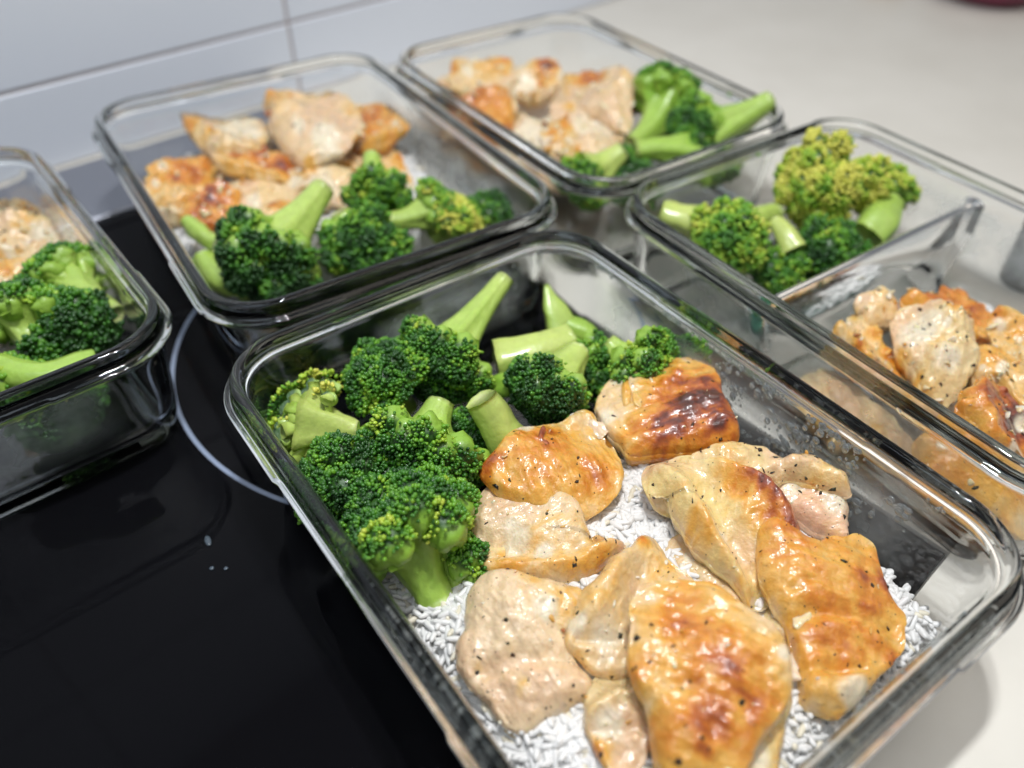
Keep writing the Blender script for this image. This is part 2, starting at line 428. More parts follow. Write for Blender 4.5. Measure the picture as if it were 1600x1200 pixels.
droplets('A', cA, [(0, .02, .60, .026, .047, 620, .0004, .0017), (0, 0, 1, .0470, .0480, 190, .0006, .0012), (3, .55, 1.0, .012, .046, 420, .0004, .0014), (1, .4, 1.0, .028, .046, 200, .0003, .0008)], 3)
droplets('E', cE, [(0, .0, .4, .030, .046, 60, .0003, .0008), (3, .3, .9, .030, .046, 60, .0003, .0009)], 5)

# ------------------------------------------------------------------ chicken
def spline(P, n):
    P = np.asarray(P, float); m = len(P); out = []
    for i in range(m):
        p0, p1, p2, p3 = P[i - 1], P[i], P[(i + 1) % m], P[(i + 2) % m]
        for t in np.linspace(0, 1, 24, endpoint=False):
            out.append(.5 * ((2 * p1) + (-p0 + p2) * t + (2 * p0 - 5 * p1 + 4 * p2 - p3) * t * t + (-p0 + 3 * p1 - 3 * p2 + p3) * t ** 3))
    Q = np.array(out); d = np.linalg.norm(np.diff(np.vstack([Q, Q[:1]]), axis=0), axis=1); s = np.concatenate([[0], np.cumsum(d)])
    t = np.linspace(0, s[-1], n, endpoint=False); Qc = np.vstack([Q, Q[:1]])
    return np.stack([np.interp(t, s, Qc[:, 0]), np.interp(t, s, Qc[:, 1])], 1)
def segdist(P, a, b):
    a = np.array(a, float); b = np.array(b, float); d = b - a; t = np.clip(((P - a) @ d) / (d @ d), 0, 1)
    return np.linalg.norm(P - a - t[:, None] * d, axis=1)
TOPS = []
RAMP_S = np.array([0, .18, .36, .55, .75, .95, 1.2])
RAMP = np.array([(.73, .54, .28), (.72, .47, .165), (.70, .36, .060), (.62, .225, .020), (.43, .105, .012), (.22, .042, .014), (.08, .022, .014)])
def chicken(name, label, out, z, T, grad=(0, 0), sear=(), base=.05, feats=(), pale=(.74, .56, .38), res=1.0, seed=1, flecks=14, rag=.6, lump=1.0, centre=None, rise=0.0, white=(), planes=3, pslope=.35, key='A'):
    T = T * (1.0 if key == 'A' else 1.1)
    out = np.asarray(out, float); n = int(264 * res); m = int(64 * res); mb = 10
    O = spline(out, n); c = O.mean(0) if centre is None else np.array(centre, float)
    cw = at(c[0], c[1], z)
    def zb(P): return z - T * .5 + grad[0] * (P[:, 0] - c[0]) / 100 + grad[1] * (P[:, 1] - c[1]) / 100
    Wd = at(O[:, 0], O[:, 1], zb(O))
    # ragged edge
    scale = np.linalg.norm(Wd - Wd.mean(0), axis=1).mean() / np.linalg.norm(O - c, axis=1).mean()
    e = fbm(Wd, 230, seed, 2) * .0010 * rag + fbm(Wd, 90, seed + 5, 2) * .0014 * rag
    O0 = O; dirv = (O - c) / np.linalg.norm(O - c, axis=1)[:, None]; O = O + dirv * (e / scale)[:, None]
    s = np.sin(np.linspace(0, 1, m) * math.pi / 2) ** .9; s[0] = .004
    PX = c + s[:, None, None] * (O0 - c)[None] + (s ** 6)[:, None, None] * (O - O0)[None]; P2 = PX.reshape(-1, 2)
    B = at(P2[:, 0], P2[:, 1], zb(P2))
    E = at(O[:, 0], O[:, 1], zb(O))
    d = np.full(len(B), 9.)
    B2 = B[:, :2].astype(np.float32); ks = list(range(0, n, 3)); d = d.astype(np.float32)
    for k, k2 in zip(ks, ks[1:] + [0]):
        a0 = E[k, :2].astype(np.float32); dd_ = E[k2, :2].astype(np.float32) - a0; w0 = B2 - a0
        tt = np.clip((w0 @ dd_) / (dd_ @ dd_ + 1e-12), 0, 1); w0 -= tt[:, None] * dd_
        d = np.minimum(d, w0[:, 0] ** 2 + w0[:, 1] ** 2)
    d = np.sqrt(d).astype(float)
    d = np.where(np.repeat(s, n) > .999, 0, d)
    T0 = T; er = T * .62; x = np.clip(d / er, 0, 1)
    prof = np.sqrt(np.clip(1 - (1 - x) ** 2, 0, 1))
    h = T * .5 * prof + rise * sstep(0, 1, np.clip(d / (d.max() + 1e-9), 0, 1))
    q = B + 0.0; q_c = B - cw
    Rp = np.random.RandomState(seed + 900); ext_ = np.linalg.norm(E - cw, axis=1).mean()
    for _ in range(planes):
        th_ = Rp.uniform(0, 2 * math.pi); sl_ = pslope * Rp.uniform(.5, 1.2); off = T * .5 * Rp.uniform(.62, 1.1)
        pk_ = off + sl_ * ((q_c[:, 0]) * math.cos(th_) + (q_c[:, 1]) * math.sin(th_)); k_ = .0009
        df = h - pk_; h = np.where(df > 5 * k_, pk_, h - k_ * np.log1p(np.exp(np.clip(df / k_, -30, 30))))
    h = np.maximum(h, -T * .25)
    h += prof * lump * (.0016 * fbm(q, 75, seed, 2) + .0009 * fbm(q, 190, seed + 3, 2) + .00035 * noise(q, 480, seed + 9))
    # long soft muscle folds in the piece's own direction
    ang = (seed * 1.7) % math.pi; al = np.array([math.cos(ang), math.sin(ang), 0]); ac = np.array([-math.sin(ang), math.cos(ang), 0])
    qq = np.stack([q @ al * 60, q @ ac * 260, q[:, 2] * 0], 1)
    h += prof * lump * .0006 * fbm(qq, 1.0, seed + 21, 2) + prof * .00022 * fbm(np.stack([q @ al * 160, q @ ac * 1000, q[:, 2] * 0], 1), 1.0, seed + 23, 2)
    h += .0011 * fbm(q, 230, seed + 71, 2) * np.exp(-d / .0035) * sstep(0, .0012, d)
    for ft in feats:
        kind, pts, wd, amt = ft
        D = np.full(len(B), 1e9)
        for a_, b_ in zip(pts[:-1], pts[1:]): D = np.minimum(D, segdist(P2, a_, b_))
        if len(pts) == 1: D = np.linalg.norm(P2 - np.array(pts[0]), axis=1)
        g_ = np.exp(-(D / wd) ** 2)
        if kind == 's': g_ = sstep(wd, wd * .55, D)          # step with a sharper edge
        h += amt * (.62 if kind == 'b' else 1) * g_ * np.clip(prof * 1.3, 0, 1)
    top = B.copy(); top[:, 2] += h; TOPS.append((key, top, name))
    # colour
    sv = np.full(len(B), float(base)) + .13 * fbm(q, 60, seed + 31, 3) + .12 * fbm(q, 300, seed + 33, 3) + .05 * fbm(np.stack([q @ al * 140, q @ ac * 900, q[:, 2] * 0], 1), 1.0, seed + 35, 2)
    for sx, sy, sr, sa in sear:
        D = np.hypot(P2[:, 0] - sx, P2[:, 1] - sy) / sr
        w_ = np.exp(-D ** 2 * 1.2)
        sv += sa * w_ * (1 + .80 * fbm(q, 230, seed + 41, 3) + .30 * fbm(qq, 2.0, seed + 43, 2))
    sv += .22 * np.exp(-d / .0016) * sstep(-.1, .5, fbm(q, 110, seed + 47, 2))
    sv += .10 * np.clip(h / (T * .5 + 1e-9) - 1.0, -1, 1)       # raised bits touch the pan first
    colr = np.stack([np.interp(sv, RAMP_S, RAMP[:, k]) for k in range(3)], 1)
    pk = sstep(-.2, .5, fbm(q, 70, seed + 51, 2))[:, None]
    palec = np.array(pale) * np.array([.97, .91, .76]) * (1 - pk) + np.array([.70, .475, .285]) * pk
    wgt = sstep(.30, .06, sv)[:, None]; colr = colr * (1 - wgt) + palec * wgt
    for wx, wy, wr in white:
        D = np.hypot(P2[:, 0] - wx, P2[:, 1] - wy) / wr; g_ = (sstep(1.2, .5, D + .35 * fbm(q, 220, seed + 61, 2)) * .85)[:, None]
        colr = colr * (1 - g_) + np.array([.76, .67, .50]) * g_
    # underside
    sb = np.linspace(1, .0, mb + 1)[1:]; sb[-1] = .02
    PB = (c + sb[:, None, None] * (O - c)[None]).reshape(-1, 2)
    Bb = at(PB[:, 0], PB[:, 1], zb(PB)); xb = np.clip((1 - np.repeat(sb, n)) * 4, 0, 1)
    Bb[:, 2] -= T * .45 * np.sqrt(1 - (1 - xb) ** 2)
    V = np.concatenate([top, Bb]) - cw; Cc = np.concatenate([colr, np.tile(colr[-n:], (mb, 1))])
    i = np.arange(n); j = (i + 1) % n; F = []
    for k in range(m + mb - 1): F.append(np.stack([k * n + i, k * n + j, (k + 1) * n + j, (k + 1) * n + i], 1)[:, ::-1])
    me = mesh(name, V, np.concatenate(F), Cc)
    # cap holes
    o = obj(name, me, M_CH, None, cw); tag(o, label, 'chicken')
    # orientation: make sure normals look up
    if me.polygons[n * (m // 2)].normal.z < 0: me.flip_normals()
    if flecks:
        flecks = int(flecks * 2.9)
        R_ = np.random.RandomState(seed * 13 + 1); fv = []; ff = []; fc = []
        grid = top.reshape(m, n, 3)
        for _ in range(flecks):
            a_ = int(R_.uniform(.15, .93) * (m - 1)); b_ = R_.randint(n)
            p_ = grid[a_, b_]; u_ = grid[min(a_ + 1, m - 1), b_] - grid[a_ - 1, b_]; w_ = grid[a_, (b_ + 2) % n] - grid[a_, b_ - 2]
            nn = np.cross(u_, w_); nn /= np.linalg.norm(nn) + 1e-12
            if nn[2] < 0: nn = -nn
            t1 = np.cross(nn, R_.randn(3)); t1 /= np.linalg.norm(t1); t2 = np.cross(nn, t1)
            L = R_.uniform(.0001, .00036) * (1 + 2.4 * (R_.rand() < .2)); Wk = L * R_.uniform(.22, .9)
            kk = 5; b0 = len(fv)
            for q_ in range(kk):
                t_ = q_ / kk * 2 * math.pi; rr_ = R_.uniform(.45, 1.3)
                fv.append(p_ + t1 * math.cos(t_) * L * rr_ + t2 * math.sin(t_) * Wk * rr_ + nn * .00005)
            fv.append(p_ + nn * R_.uniform(.0002, .00045)); fv.append(p_ - nn * .0003)
            for q_ in range(kk): ff += [(b0 + q_, b0 + (q_ + 1) % kk, b0 + kk), (b0 + (q_ + 1) % kk, b0 + q_, b0 + kk + 1)]
            cc = random.choice([(.012, .010, .008), (.02, .014, .008), (.05, .022, .01), (.03, .03, .012)])
            fc += [cc] * (kk + 2)
        fo = obj('pepper_flecks', mesh('pepper_flecks', np.array(fv) - cw, np.array(ff), np.array(fc)), M_FLECK, o); tag(fo, 'black pepper and dried herb flecks', kind='stuff')
    o['group'] = 'pieces of fried chicken'
    return o
# ------------------------------------------------------------------ broccoli
def tube(pts, rad, nseg=12, lobes=0, lamp_=0.0, ph=0.0, flat=1.0, cap=(1, 1), seed=0, flatdir=None):
    pts = np.array(pts, float); n = len(pts); rad = np.array(rad, float)
    T = np.gradient(pts, axis=0); T /= np.linalg.norm(T, axis=1)[:, None]
    up = np.array([0, 0, 1.]) if flatdir is None else np.array(flatdir, float)
    V = []; a = np.linspace(0, 2 * math.pi, nseg, endpoint=False)
    for k in range(n):
        x = np.cross(T[k], up)
        if np.linalg.norm(x) < 1e-3: x = np.cross(T[k], [1, 0, 0])
        x /= np.linalg.norm(x); y = np.cross(x, T[k])
        rr_ = rad[k] * (1 + .045 * np.cos(9 * a + seed)) * (1 + lamp_ * np.cos(lobes * a + ph) * (k / (n - 1)))
        V.append(pts[k] + np.outer(np.cos(a) * rr_, x) + np.outer(np.sin(a) * rr_ * flat, y))
    V = np.concatenate(V); V = V + (fbm(V, 160, seed, 2) * .0011)[:, None] * np.array([.6, .6, .6])
    i = np.arange(nseg); j = (i + 1) % nseg; F = [np.stack([k * nseg + i, k * nseg + j, (k + 1) * nseg + j, (k + 1) * nseg + i], 1) for k in range(n - 1)]
    F = np.concatenate(F)
    F = [tuple(map(int, q)) for q in F]
    for e, k in ((0, 0), (1, n - 1)):
        if cap[e]:
            V = np.concatenate([V, [pts[k] + T[k] * (.0004 if e else -.0004)]]); c_ = len(V) - 1
            F += [(c_, int(k * nseg + (b if e else a_)), int(k * nseg + (a_ if e else b)))[::-1] for a_, b in zip(j, i)]
    return V, F
def join(parts):
    V = []; F = []; C_ = []; b = 0
    for v, f, c in parts:
        V.append(v); F += [tuple(i + b for i in q) for q in (f.tolist() if isinstance(f, np.ndarray) else f)]; b += len(v)
        C_.append(np.broadcast_to(np.array(c, float), (len(v), 3)) if np.ndim(c) == 1 else c)
    return np.concatenate(V), F, np.concatenate(C_)
STEMG = np.array([.24, .46, .035]); STEMP = np.array([.50, .58, .16])
def floret(label, end, head, R, r0, cap=72, lobes=11, sub=1, yellow=0.0, pale=0.25, seed=1, fan=None, bend=.12, squash=1.0, density=1.0, side=0.0, green=1.0, group='florets of steamed broccoli'):
    """end, head: (px, py, z) of the cut stem end and of the crown's outermost point"""
    a = at(*end); b = at(*head); ax = b - a; L = np.linalg.norm(ax); ax /= L
    R_ = np.random.RandomState(seed); root = empty('broccoli_floret', a); tag(root, label, 'broccoli', group)
    b = b + ax * R * .5; L = np.linalg.norm(b - a); R = R * 1.12; C0 = b - ax * R; lobes = int(lobes * 1.5)
    t1 = np.cross(ax, [0.3, .2, 1]); t1 /= np.linalg.norm(t1); t2 = np.cross(ax, t1)
    if fan is not None:      # direction in which the crown is thin
        fan = np.array(fan, float); fan = fan - ax * (fan @ ax); fan /= np.linalg.norm(fan)
    dirs = []
    for k in range(lobes):
        ct = 1 - (k + .35) / lobes * (1 - math.cos(math.radians(cap))); st = math.sqrt(1 - ct * ct); ph = k * 2.39996 + seed
        d = ax * ct + (t1 * math.cos(ph) + t2 * math.sin(ph)) * st
        if fan is not None: d = d - fan * (d @ fan) * .75
        d += R_.randn(3) * .05; d /= np.linalg.norm(d); dirs.append(d)
    dirs = np.array(dirs)
    rl = R * (.29 + .15 * R_.rand(lobes)) * (16.0 / lobes) ** .33
    lc = C0 + dirs * (R - rl * .9)[:, None] * (1 + .10 * R_.randn(lobes))[:, None]
    if fan is not None: lc = lc - fan * (rl * .55)[:, None]
    # stem and branches
    parts = []; n = 12
    side_v = t1 * bend * L * R_.uniform(-1, 1) + t2 * bend * L * R_.uniform(-1, 1)
    Cb = C0 + ax * R * .30
    main = np.array([a + (Cb - a) * t + side_v * math.sin(t * math.pi) * .5 for t in np.linspace(0, 1, n)])
    rad = r0 * (.93 + 1.25 * np.linspace(0, 1, n) ** 1.8 * min(1.3, R / r0 / 2.2)); rad[0] = r0 * .86; 
    v, f = tube(main, rad, 26, 5 + seed % 3, .16, seed, seed=seed)
    hgt = np.clip(((v - a) @ ax) / L, 0, 1)[:, None]; nn_ = .5 + .5 * fbm(v, 150, seed, 2)[:, None]
    pl = np.clip(pale + .25 * (1 - hgt) + .25 * (nn_ - .5), 0, 1)
    cst = STEMG * green * (1 - pl) + STEMP * pl; cst[-2] = (.66, .68, .34); cst[:26] = cst[:26] * .5 + np.array([.6, .64, .28]) * .5
    parts.append((v, f, cst))
    for k in range(lobes):
        if fan is not None: e_off = fan * rl[k] * .35
        else: e_off = 0
        s0 = main[int(n * R_.uniform(.38, .62))] + (t1 * R_.uniform(-1, 1) + t2 * R_.uniform(-1, 1)) * r0 * .35
        e0 = lc[k] + e_off; mid = (s0 + e0) / 2 - dirs[k] * 0 + ax * L * .03 + (dirs[k] - ax * (dirs[k] @ ax)) * R * -.10
        u = np.linspace(0, 1, 9)[:, None]; pp = (1 - u) ** 2 * s0 + 2 * u * (1 - u) * mid + u ** 2 * e0
        rr_ = r0 * R_.uniform(.36, .5); rads = rr_ * (1 - .25 * np.sin(u[:, 0] * math.pi)) ; rads[-2:] = np.array([rl[k] * .66, rl[k] * .80]); rads[-3] = max(rads[-3], rl[k] * .52); rads[-4] = max(rads[-4], rl[k] * .42)
        if fan is not None: rads = rr_ * .8 * np.linspace(1, .75, 9); rads[-2:] = rl[k] * .42
        v, f = tube(pp, rads, 12, 3, .2, k, seed=seed + k)
        pl = np.clip(pale * .9 + .15 * R_.randn() + .10 * fbm(v, 200, seed, 2)[:, None], 0, 1)
        parts.append((v, f, (STEMG * green * (1 - pl) + STEMP * pl)))
    V, F, Cc = join(parts); obj('stalk', mesh('stalk', V - a, F, Cc), M_STALK, root)
    # crown: lumpy core and buds
    parts = []; P = []; A = []; BC = []
    cv, cf = ico(2)
    for k in range(lobes):
        v = cv * rl[k] * (.84 if fan is None else .5); v = v + cv * (fbm(v + lc[k], 330, seed, 2) * rl[k] * np.where(cv @ ax > .1, .07, .30))[:, None] + lc[k]
        if fan is not None:
            hh = (v - lc[k]) @ fan; v = v - fan * (np.clip(hh - rl[k] * .1, 0, 1))[:, None]
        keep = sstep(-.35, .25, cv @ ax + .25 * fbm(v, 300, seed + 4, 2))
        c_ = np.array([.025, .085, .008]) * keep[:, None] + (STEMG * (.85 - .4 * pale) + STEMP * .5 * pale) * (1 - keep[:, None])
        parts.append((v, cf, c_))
        rb = .00066 if sub else .00095
        cnt_ = int(2.6 * rl[k] ** 2 * 2 * math.pi / (math.pi * rb * rb) * 1.15 * density)
        d = R_.randn(cnt_, 3); d /= np.linalg.norm(d, axis=1)[:, None]
        dd = d @ dirs[k]; d = d[dd > -.12 + .14 * R_.randn(cnt_)]
        d = d[(d @ ax) > -.08 + .20 * R_.randn(len(d))]
        if fan is not None: d = d[(d @ fan) < .25]
        p_ = lc[k] + d * rl[k]
        ok = np.ones(len(p_), bool)
        for j in range(lobes):
            if j != k: ok &= np.linalg.norm(p_ - lc[j], axis=1) > rl[j] * .93
        d = d[ok]; p_ = p_[ok]
        bmp = fbm(p_, 420, seed + 7, 2); p_ = p_ + d * (bmp * .0011 + R_.rand(len(p_)) * .0005 - .0003)[:, None]
        if not len(p_): continue
        rr_ = rb * R_.uniform(.5, 1.2, len(p_))
        # local frames
        tx = np.cross(d, [.31, .17, .93]); tx /= np.linalg.norm(tx, axis=1)[:, None]; ty = np.cross(d, tx)
        A.append(np.stack([tx * rr_[:, None], ty * rr_[:, None], d * (rr_ * 1.5)[:, None]], 2)); P.append(p_)
        ang = 1 - (d @ dirs[k]); glob = 1 - (dirs[k] @ ax)
        y_ = np.clip(.10 + yellow + .38 * ang - .12 + .30 * glob + .46 * fbm(p_, 150, seed + 3, 3) + .05 * R_.randn(len(p_)) + .26 * bmp, 0, 1)
        cs = np.array([(.014, .070, .007), (.045, .185, .011), (.150, .370, .020), (.40, .56, .04), (.66, .64, .10)])
        BC.append(np.stack([np.interp(y_, [0, .25, .5, .75, 1], cs[:, q]) for q in range(3)], 1))
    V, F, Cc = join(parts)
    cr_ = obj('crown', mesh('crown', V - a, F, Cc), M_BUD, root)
    base = ICO0
    P = np.concatenate(P); A = np.concatenate(A); BC = np.concatenate(BC)
    v, f = scatter(base, P, A)
    tipd = np.tile(base[0][:, 2], len(P))[:, None]
    cc = np.repeat(BC, len(base[0]), 0) * (1.0 - .18 * tipd)
    bo = obj('buds', mesh('buds', v - a, f, cc), M_BUD, cr_); tag(bo, kind='stuff')
    return root
def stalk(label, pts, rads, flat=1.0, pale=.6, seed=1, endpale=True, group='pieces of broccoli stalk', nseg=22):
    P = np.array([at(*q) for q in pts]); n = 14
    u = np.linspace(0, len(P) - 1, n); PP = np.stack([np.interp(u, np.arange(len(P)), P[:, k]) for k in range(3)], 1)
    for _ in range(3): PP[1:-1] = (PP[:-2] + 2 * PP[1:-1] + PP[2:]) / 4
    rr_ = np.interp(u, np.arange(len(P)), rads)
    v, f = tube(PP, rr_, nseg, 4, .10, seed, flat, seed=seed)
    pl = np.clip(pale + .14 * fbm(v, 90, seed, 2), 0, 1)[:, None]
    c = STEMG * (1 - pl) + STEMP * pl
    if endpale: c[-2:] = (.60, .62, .30)
    o = obj('broccoli_stalk', mesh('broccoli_stalk', v - P[0], f, c), M_STALK, None, P[0]); tag(o, label, 'broccoli stalk', group)
    return o

# ------------------------------------------------------------------ rice
def inpoly(P, poly):
    x, y = P[:, 0], P[:, 1]; r = np.zeros(len(P), bool); j = len(poly) - 1
    for i in range(len(poly)):
        xi, yi = poly[i]; xj, yj = poly[j]
        r ^= ((yi > y) != (yj > y)) & (x < (xj - xi) * (y - yi) / (yj - yi + 1e-12) + xi); j = i
    return r
def rice(label, poly_px, z0, ztop, count, sub, seed):
    R_ = np.random.RandomState(seed); poly = np.asarray(poly_px, float)
    O = spline(poly, 120); W_ = at(O[:, 0], O[:, 1], np.full(len(O), (z0 + ztop) / 2))[:, :2]; c = W_.mean(0)
    def hgt(P):
        d = np.full(len(P), 9.)
        for k in range(0, 120, 2): d = np.minimum(d, np.hypot(P[:, 0] - W_[k, 0], P[:, 1] - W_[k, 1]))
        x = np.clip(d / .016, 0, 1); P3 = np.concatenate([P, np.zeros((len(P), 1))], 1)
        return z0 + (ztop - z0) * np.sqrt(np.clip(1 - (1 - x) ** 2, 0, 1)) + .0022 * fbm(P3, 60, seed, 2) * x
    s = np.linspace(.01, 1, 30); G = (c + s[:, None, None] * (W_ - c)[None]).reshape(-1, 2); z = hgt(G); z[-120:] = z0
    V = np.concatenate([G, (z - .0003)[:, None]], 1); i = np.arange(120); j = (i + 1) % 120
    F = np.concatenate([np.stack([k * 120 + i, k * 120 + j, (k + 1) * 120 + j, (k + 1) * 120 + i], 1) for k in range(29)])
    lo, hi = W_.min(0), W_.max(0); P = R_.uniform(lo, hi, (count * 3, 2)); P = P[inpoly(P, W_)][:count]
    z = hgt(P) + R_.uniform(-.0007, .0008, len(P)); P3 = np.concatenate([P, z[:, None]], 1)
    th = R_.uniform(0, 2 * math.pi, len(P)); el = R_.normal(0, .20, len(P))
    d = np.stack([np.cos(th) * np.cos(el), np.sin(th) * np.cos(el), np.sin(el)], 1); tx = np.cross(d, [0, 0, 1]); tx /= np.linalg.norm(tx, axis=1)[:, None]; ty = np.cross(d, tx)
    Lg = R_.uniform(.0027, .0041, len(P))[:, None]; wg = R_.uniform(.0008, .00105, len(P))[:, None]
    gv = (ICO1 if sub else ICO0)[0].copy(); gv[:, 0] = np.sign(gv[:, 0]) * np.abs(gv[:, 0]) ** .55; gv[:, 1:] *= (1 - .25 * np.abs(gv[:, :1]) ** 3) ** .0
    v, f = scatter((gv, (ICO1 if sub else ICO0)[1]), P3, np.stack([d * Lg, tx * wg, ty * wg], 2))
    per = len(ICO1[0] if sub else ICO0[0]); col = np.repeat(np.where(R_.rand(len(P), 1) < .08, [[.74, .68, .54]], [[.78, .765, .745]]) * R_.uniform(.92, 1.0, (len(P), 1)), per, 0)
    V2 = np.concatenate([v, V]); Fq = [tuple(q) for q in (F[:, ::-1] + len(v)).tolist()] + [tuple(q) for q in f.tolist()]
    o0 = np.array([c[0], c[1], z0]); C_ = np.concatenate([col, np.tile([.78, .765, .745], (len(V), 1))])
    o = obj('rice', mesh('rice', V2 - o0, Fq, C_), M_RICE, None, o0); tag(o, label, 'rice', kind='stuff')
    return o

# ================================================================== front container
chicken('chicken_piece', 'browned chicken chunk with a dark purple-brown lower edge, topmost in the front container',
 [(960,585),(985,567),(1030,555),(1075,550),(1108,563),(1122,590),(1130,625),(1142,650),(1157,685),(1135,700),(1080,708),(1030,712),(985,715),(965,697),(945,680),(932,655),(930,628),(942,605)],
 .047, .020, grad=(.002, -.004), base=.16, sear=[(1090,600,60,.45),(1060,695,55,.50),(1130,685,32,.58),(1000,695,40,.45),(1050,640,55,.35),(1120,640,40,.40)],
 feats=[('b', [(990, 600)], 28, .002), ('v', [(950,640),(985,690)], 9, -.0012)], white=[(968,590,18),(948,660,16)], seed=2, flecks=26, lump=1.2)
chicken('chicken_piece', 'rounded golden chicken piece with a curled brown chip, beside the heap of broccoli',
 [(752,735),(775,705),(808,672),(838,662),(872,650),(905,628),(928,632),(942,660),(960,690),(973,725),(970,762),(945,792),(910,812),(870,812),(830,800),(800,785),(768,765)],
 .043, .014, grad=(-.001, -.005), base=.30, sear=[(790,725,60,.22),(860,690,40,.32),(930,745,35,.30),(870,760,80,.08),(760,735,22,.3)],
 feats=[('b', [(850, 730)], 70, .004), ('v', [(880,650),(905,690)], 10, -.001)], white=[(820,668,16)], seed=3, flecks=22)
chicken('chicken_piece', 'pale chicken piece with folded lip and golden garlic cube, under the rounded golden piece',
 [(738,800),(752,765),(790,745),(850,760),(905,790),(925,850),(950,846),(978,855),(958,875),(930,897),(900,910),(860,914),(820,907),(780,897),(745,892),(725,872),(732,840)],
 .036, .012, grad=(0, -.004), base=.10, sear=[(920,900,45,.25),(780,895,60,.20),(820,880,50,.10)],
 feats=[('b', [(775, 810)], 40, .003), ('r', [(745,885),(820,900),(900,900),(955,870)], 15, .0026), ('v', [(760,850),(830,872),(900,868)], 14, -.0016)], pale=(.76,.60,.42), white=[(805,845,28),(850,875,16)], seed=4, flecks=24)
chicken('chicken_piece', 'large smooth pale chicken piece with scattered pepper, nearest the left wall of the front container',
 [(752,905),(800,896),(850,912),(900,918),(918,940),(908,985),(890,1005),(905,1040),(928,1070),(922,1092),(890,1112),(850,1132),(818,1146),(790,1140),(765,1105),(740,1080),(714,1050),(710,1020),(724,985),(728,950)],
 .0365, .014, grad=(.001, -.003), base=.03, sear=[(890,960,35,.28),(800,1080,40,.18),(835,905,30,.25),(760,1060,30,.15)],
 feats=[('b', [(800, 970)], 55, .0045), ('b', [(860, 1085)], 45, .0045), ('v', [(760,1060),(820,1045),(890,1040)], 16, -.0018), ('v', [(880,925),(868,1000)], 14, -.0012)], pale=(.78,.62,.46), white=[(850,975,22)], seed=5, flecks=40, rag=.9)
chicken('chicken_piece', 'flat pale yellow chicken flap beneath the smooth pale piece, by the near glass rim',
 [(785,1135),(830,1110),(890,1080),(930,1060),(985,1080),(1000,1130),(985,1165),(940,1172),(890,1168),(830,1163)],
 .026, .008, base=.12, sear=[(950,1160,40,.15)], seed=6, flecks=16, pale=(.76,.60,.36), white=[(930,1135,20)])
chicken('chicken_piece', 'small curled chicken scrap at the bottom picture edge, left of the biggest golden piece',
 [(915,1075),(945,1052),(985,1062),(1012,1095),(1020,1150),(1000,1205),(960,1210),(928,1172),(912,1120)],
 .036, .012, base=.10, sear=[(930,1180,30,.3),(985,1075,25,.12)], feats=[('r', [(920,1120),(965,1095),(1010,1090)], 14, .003), ('v', [(925,1150),(1010,1140)], 12, -.002)], seed=7, flecks=8, pale=(.70,.56,.34), white=[(950,1140,26)])
chicken('chicken_piece', 'pointed chicken strip with a red-brown tip, right of the large smooth pale piece',
 [(985,852),(1003,832),(1024,840),(1045,870),(1078,892),(1075,930),(1020,945),(990,965),(985,1010),(990,1050),(960,1058),(925,1047),(900,1027),(880,1002),(892,970),(905,935),(935,905),(963,872)],
 .040, .014, grad=(0, -.002), base=.13, sear=[(1000,848,18,.60),(1035,880,40,.22),(960,930,40,.10)],
 feats=[('r', [(1000,845),(960,900),(930,960)], 24, .004), ('v', [(1000,905),(985,960)], 12, -.002), ('v', [(900,1010),(960,1010)], 9, -.002)], white=[(945,1010,30),(900,990,16)], seed=8, flecks=20, rag=1.2, pale=(.70,.53,.33))
chicken('chicken_piece', 'biggest golden chicken piece, glistening at the bottom centre of the picture',
 [(985,935),(1020,908),(1060,900),(1105,902),(1140,922),(1172,950),(1205,975),(1228,1005),(1240,1050),(1236,1095),(1215,1130),(1190,1160),(1170,1200),(1155,1240),(1060,1250),(1025,1205),(1012,1150),(1005,1100),(988,1070),(977,1030),(980,985)],
 .050, .016, grad=(.001, -.004), base=.22, sear=[(1060,965,72,.38),(1130,1050,80,.26),(1090,1150,80,.38),(1000,1050,25,.35),(1180,1110,50,.28),(1150,1180,50,.30)],
 feats=[('b', [(1110, 1040)], 110, .005), ('v', [(1010,1080),(1060,1090)], 20, -.001)], white=[(1222,1030,14)], seed=9, flecks=30, lump=1.1)
chicken('chicken_piece', 'translucent yellow chicken wing-shaped fold with a brown ridge, in the middle of the front container',
 [(1003,748),(1010,722),(1040,710),(1078,703),(1110,712),(1145,728),(1178,748),(1212,775),(1240,812),(1252,850),(1240,890),(1215,930),(1190,952),(1168,942),(1140,908),(1105,882),(1072,842),(1048,806),(1038,782),(1012,776)],
 .043, .014, grad=(.001, -.004), base=.16, sear=[(1180,765,40,.42),(1215,800,42,.62),(1235,840,30,.5),(1150,745,35,.15),(1080,850,22,.34)],
 feats=[('r', [(1030,740),(1065,780),(1110,860),(1160,925)], 20, .0055), ('v', [(1100,770),(1150,860),(1185,930)], 24, -.005), ('r', [(1130,730),(1190,770),(1240,850)], 20, .004)], pale=(.74,.60,.30), white=[(1125,845,12)], seed=10, flecks=26)
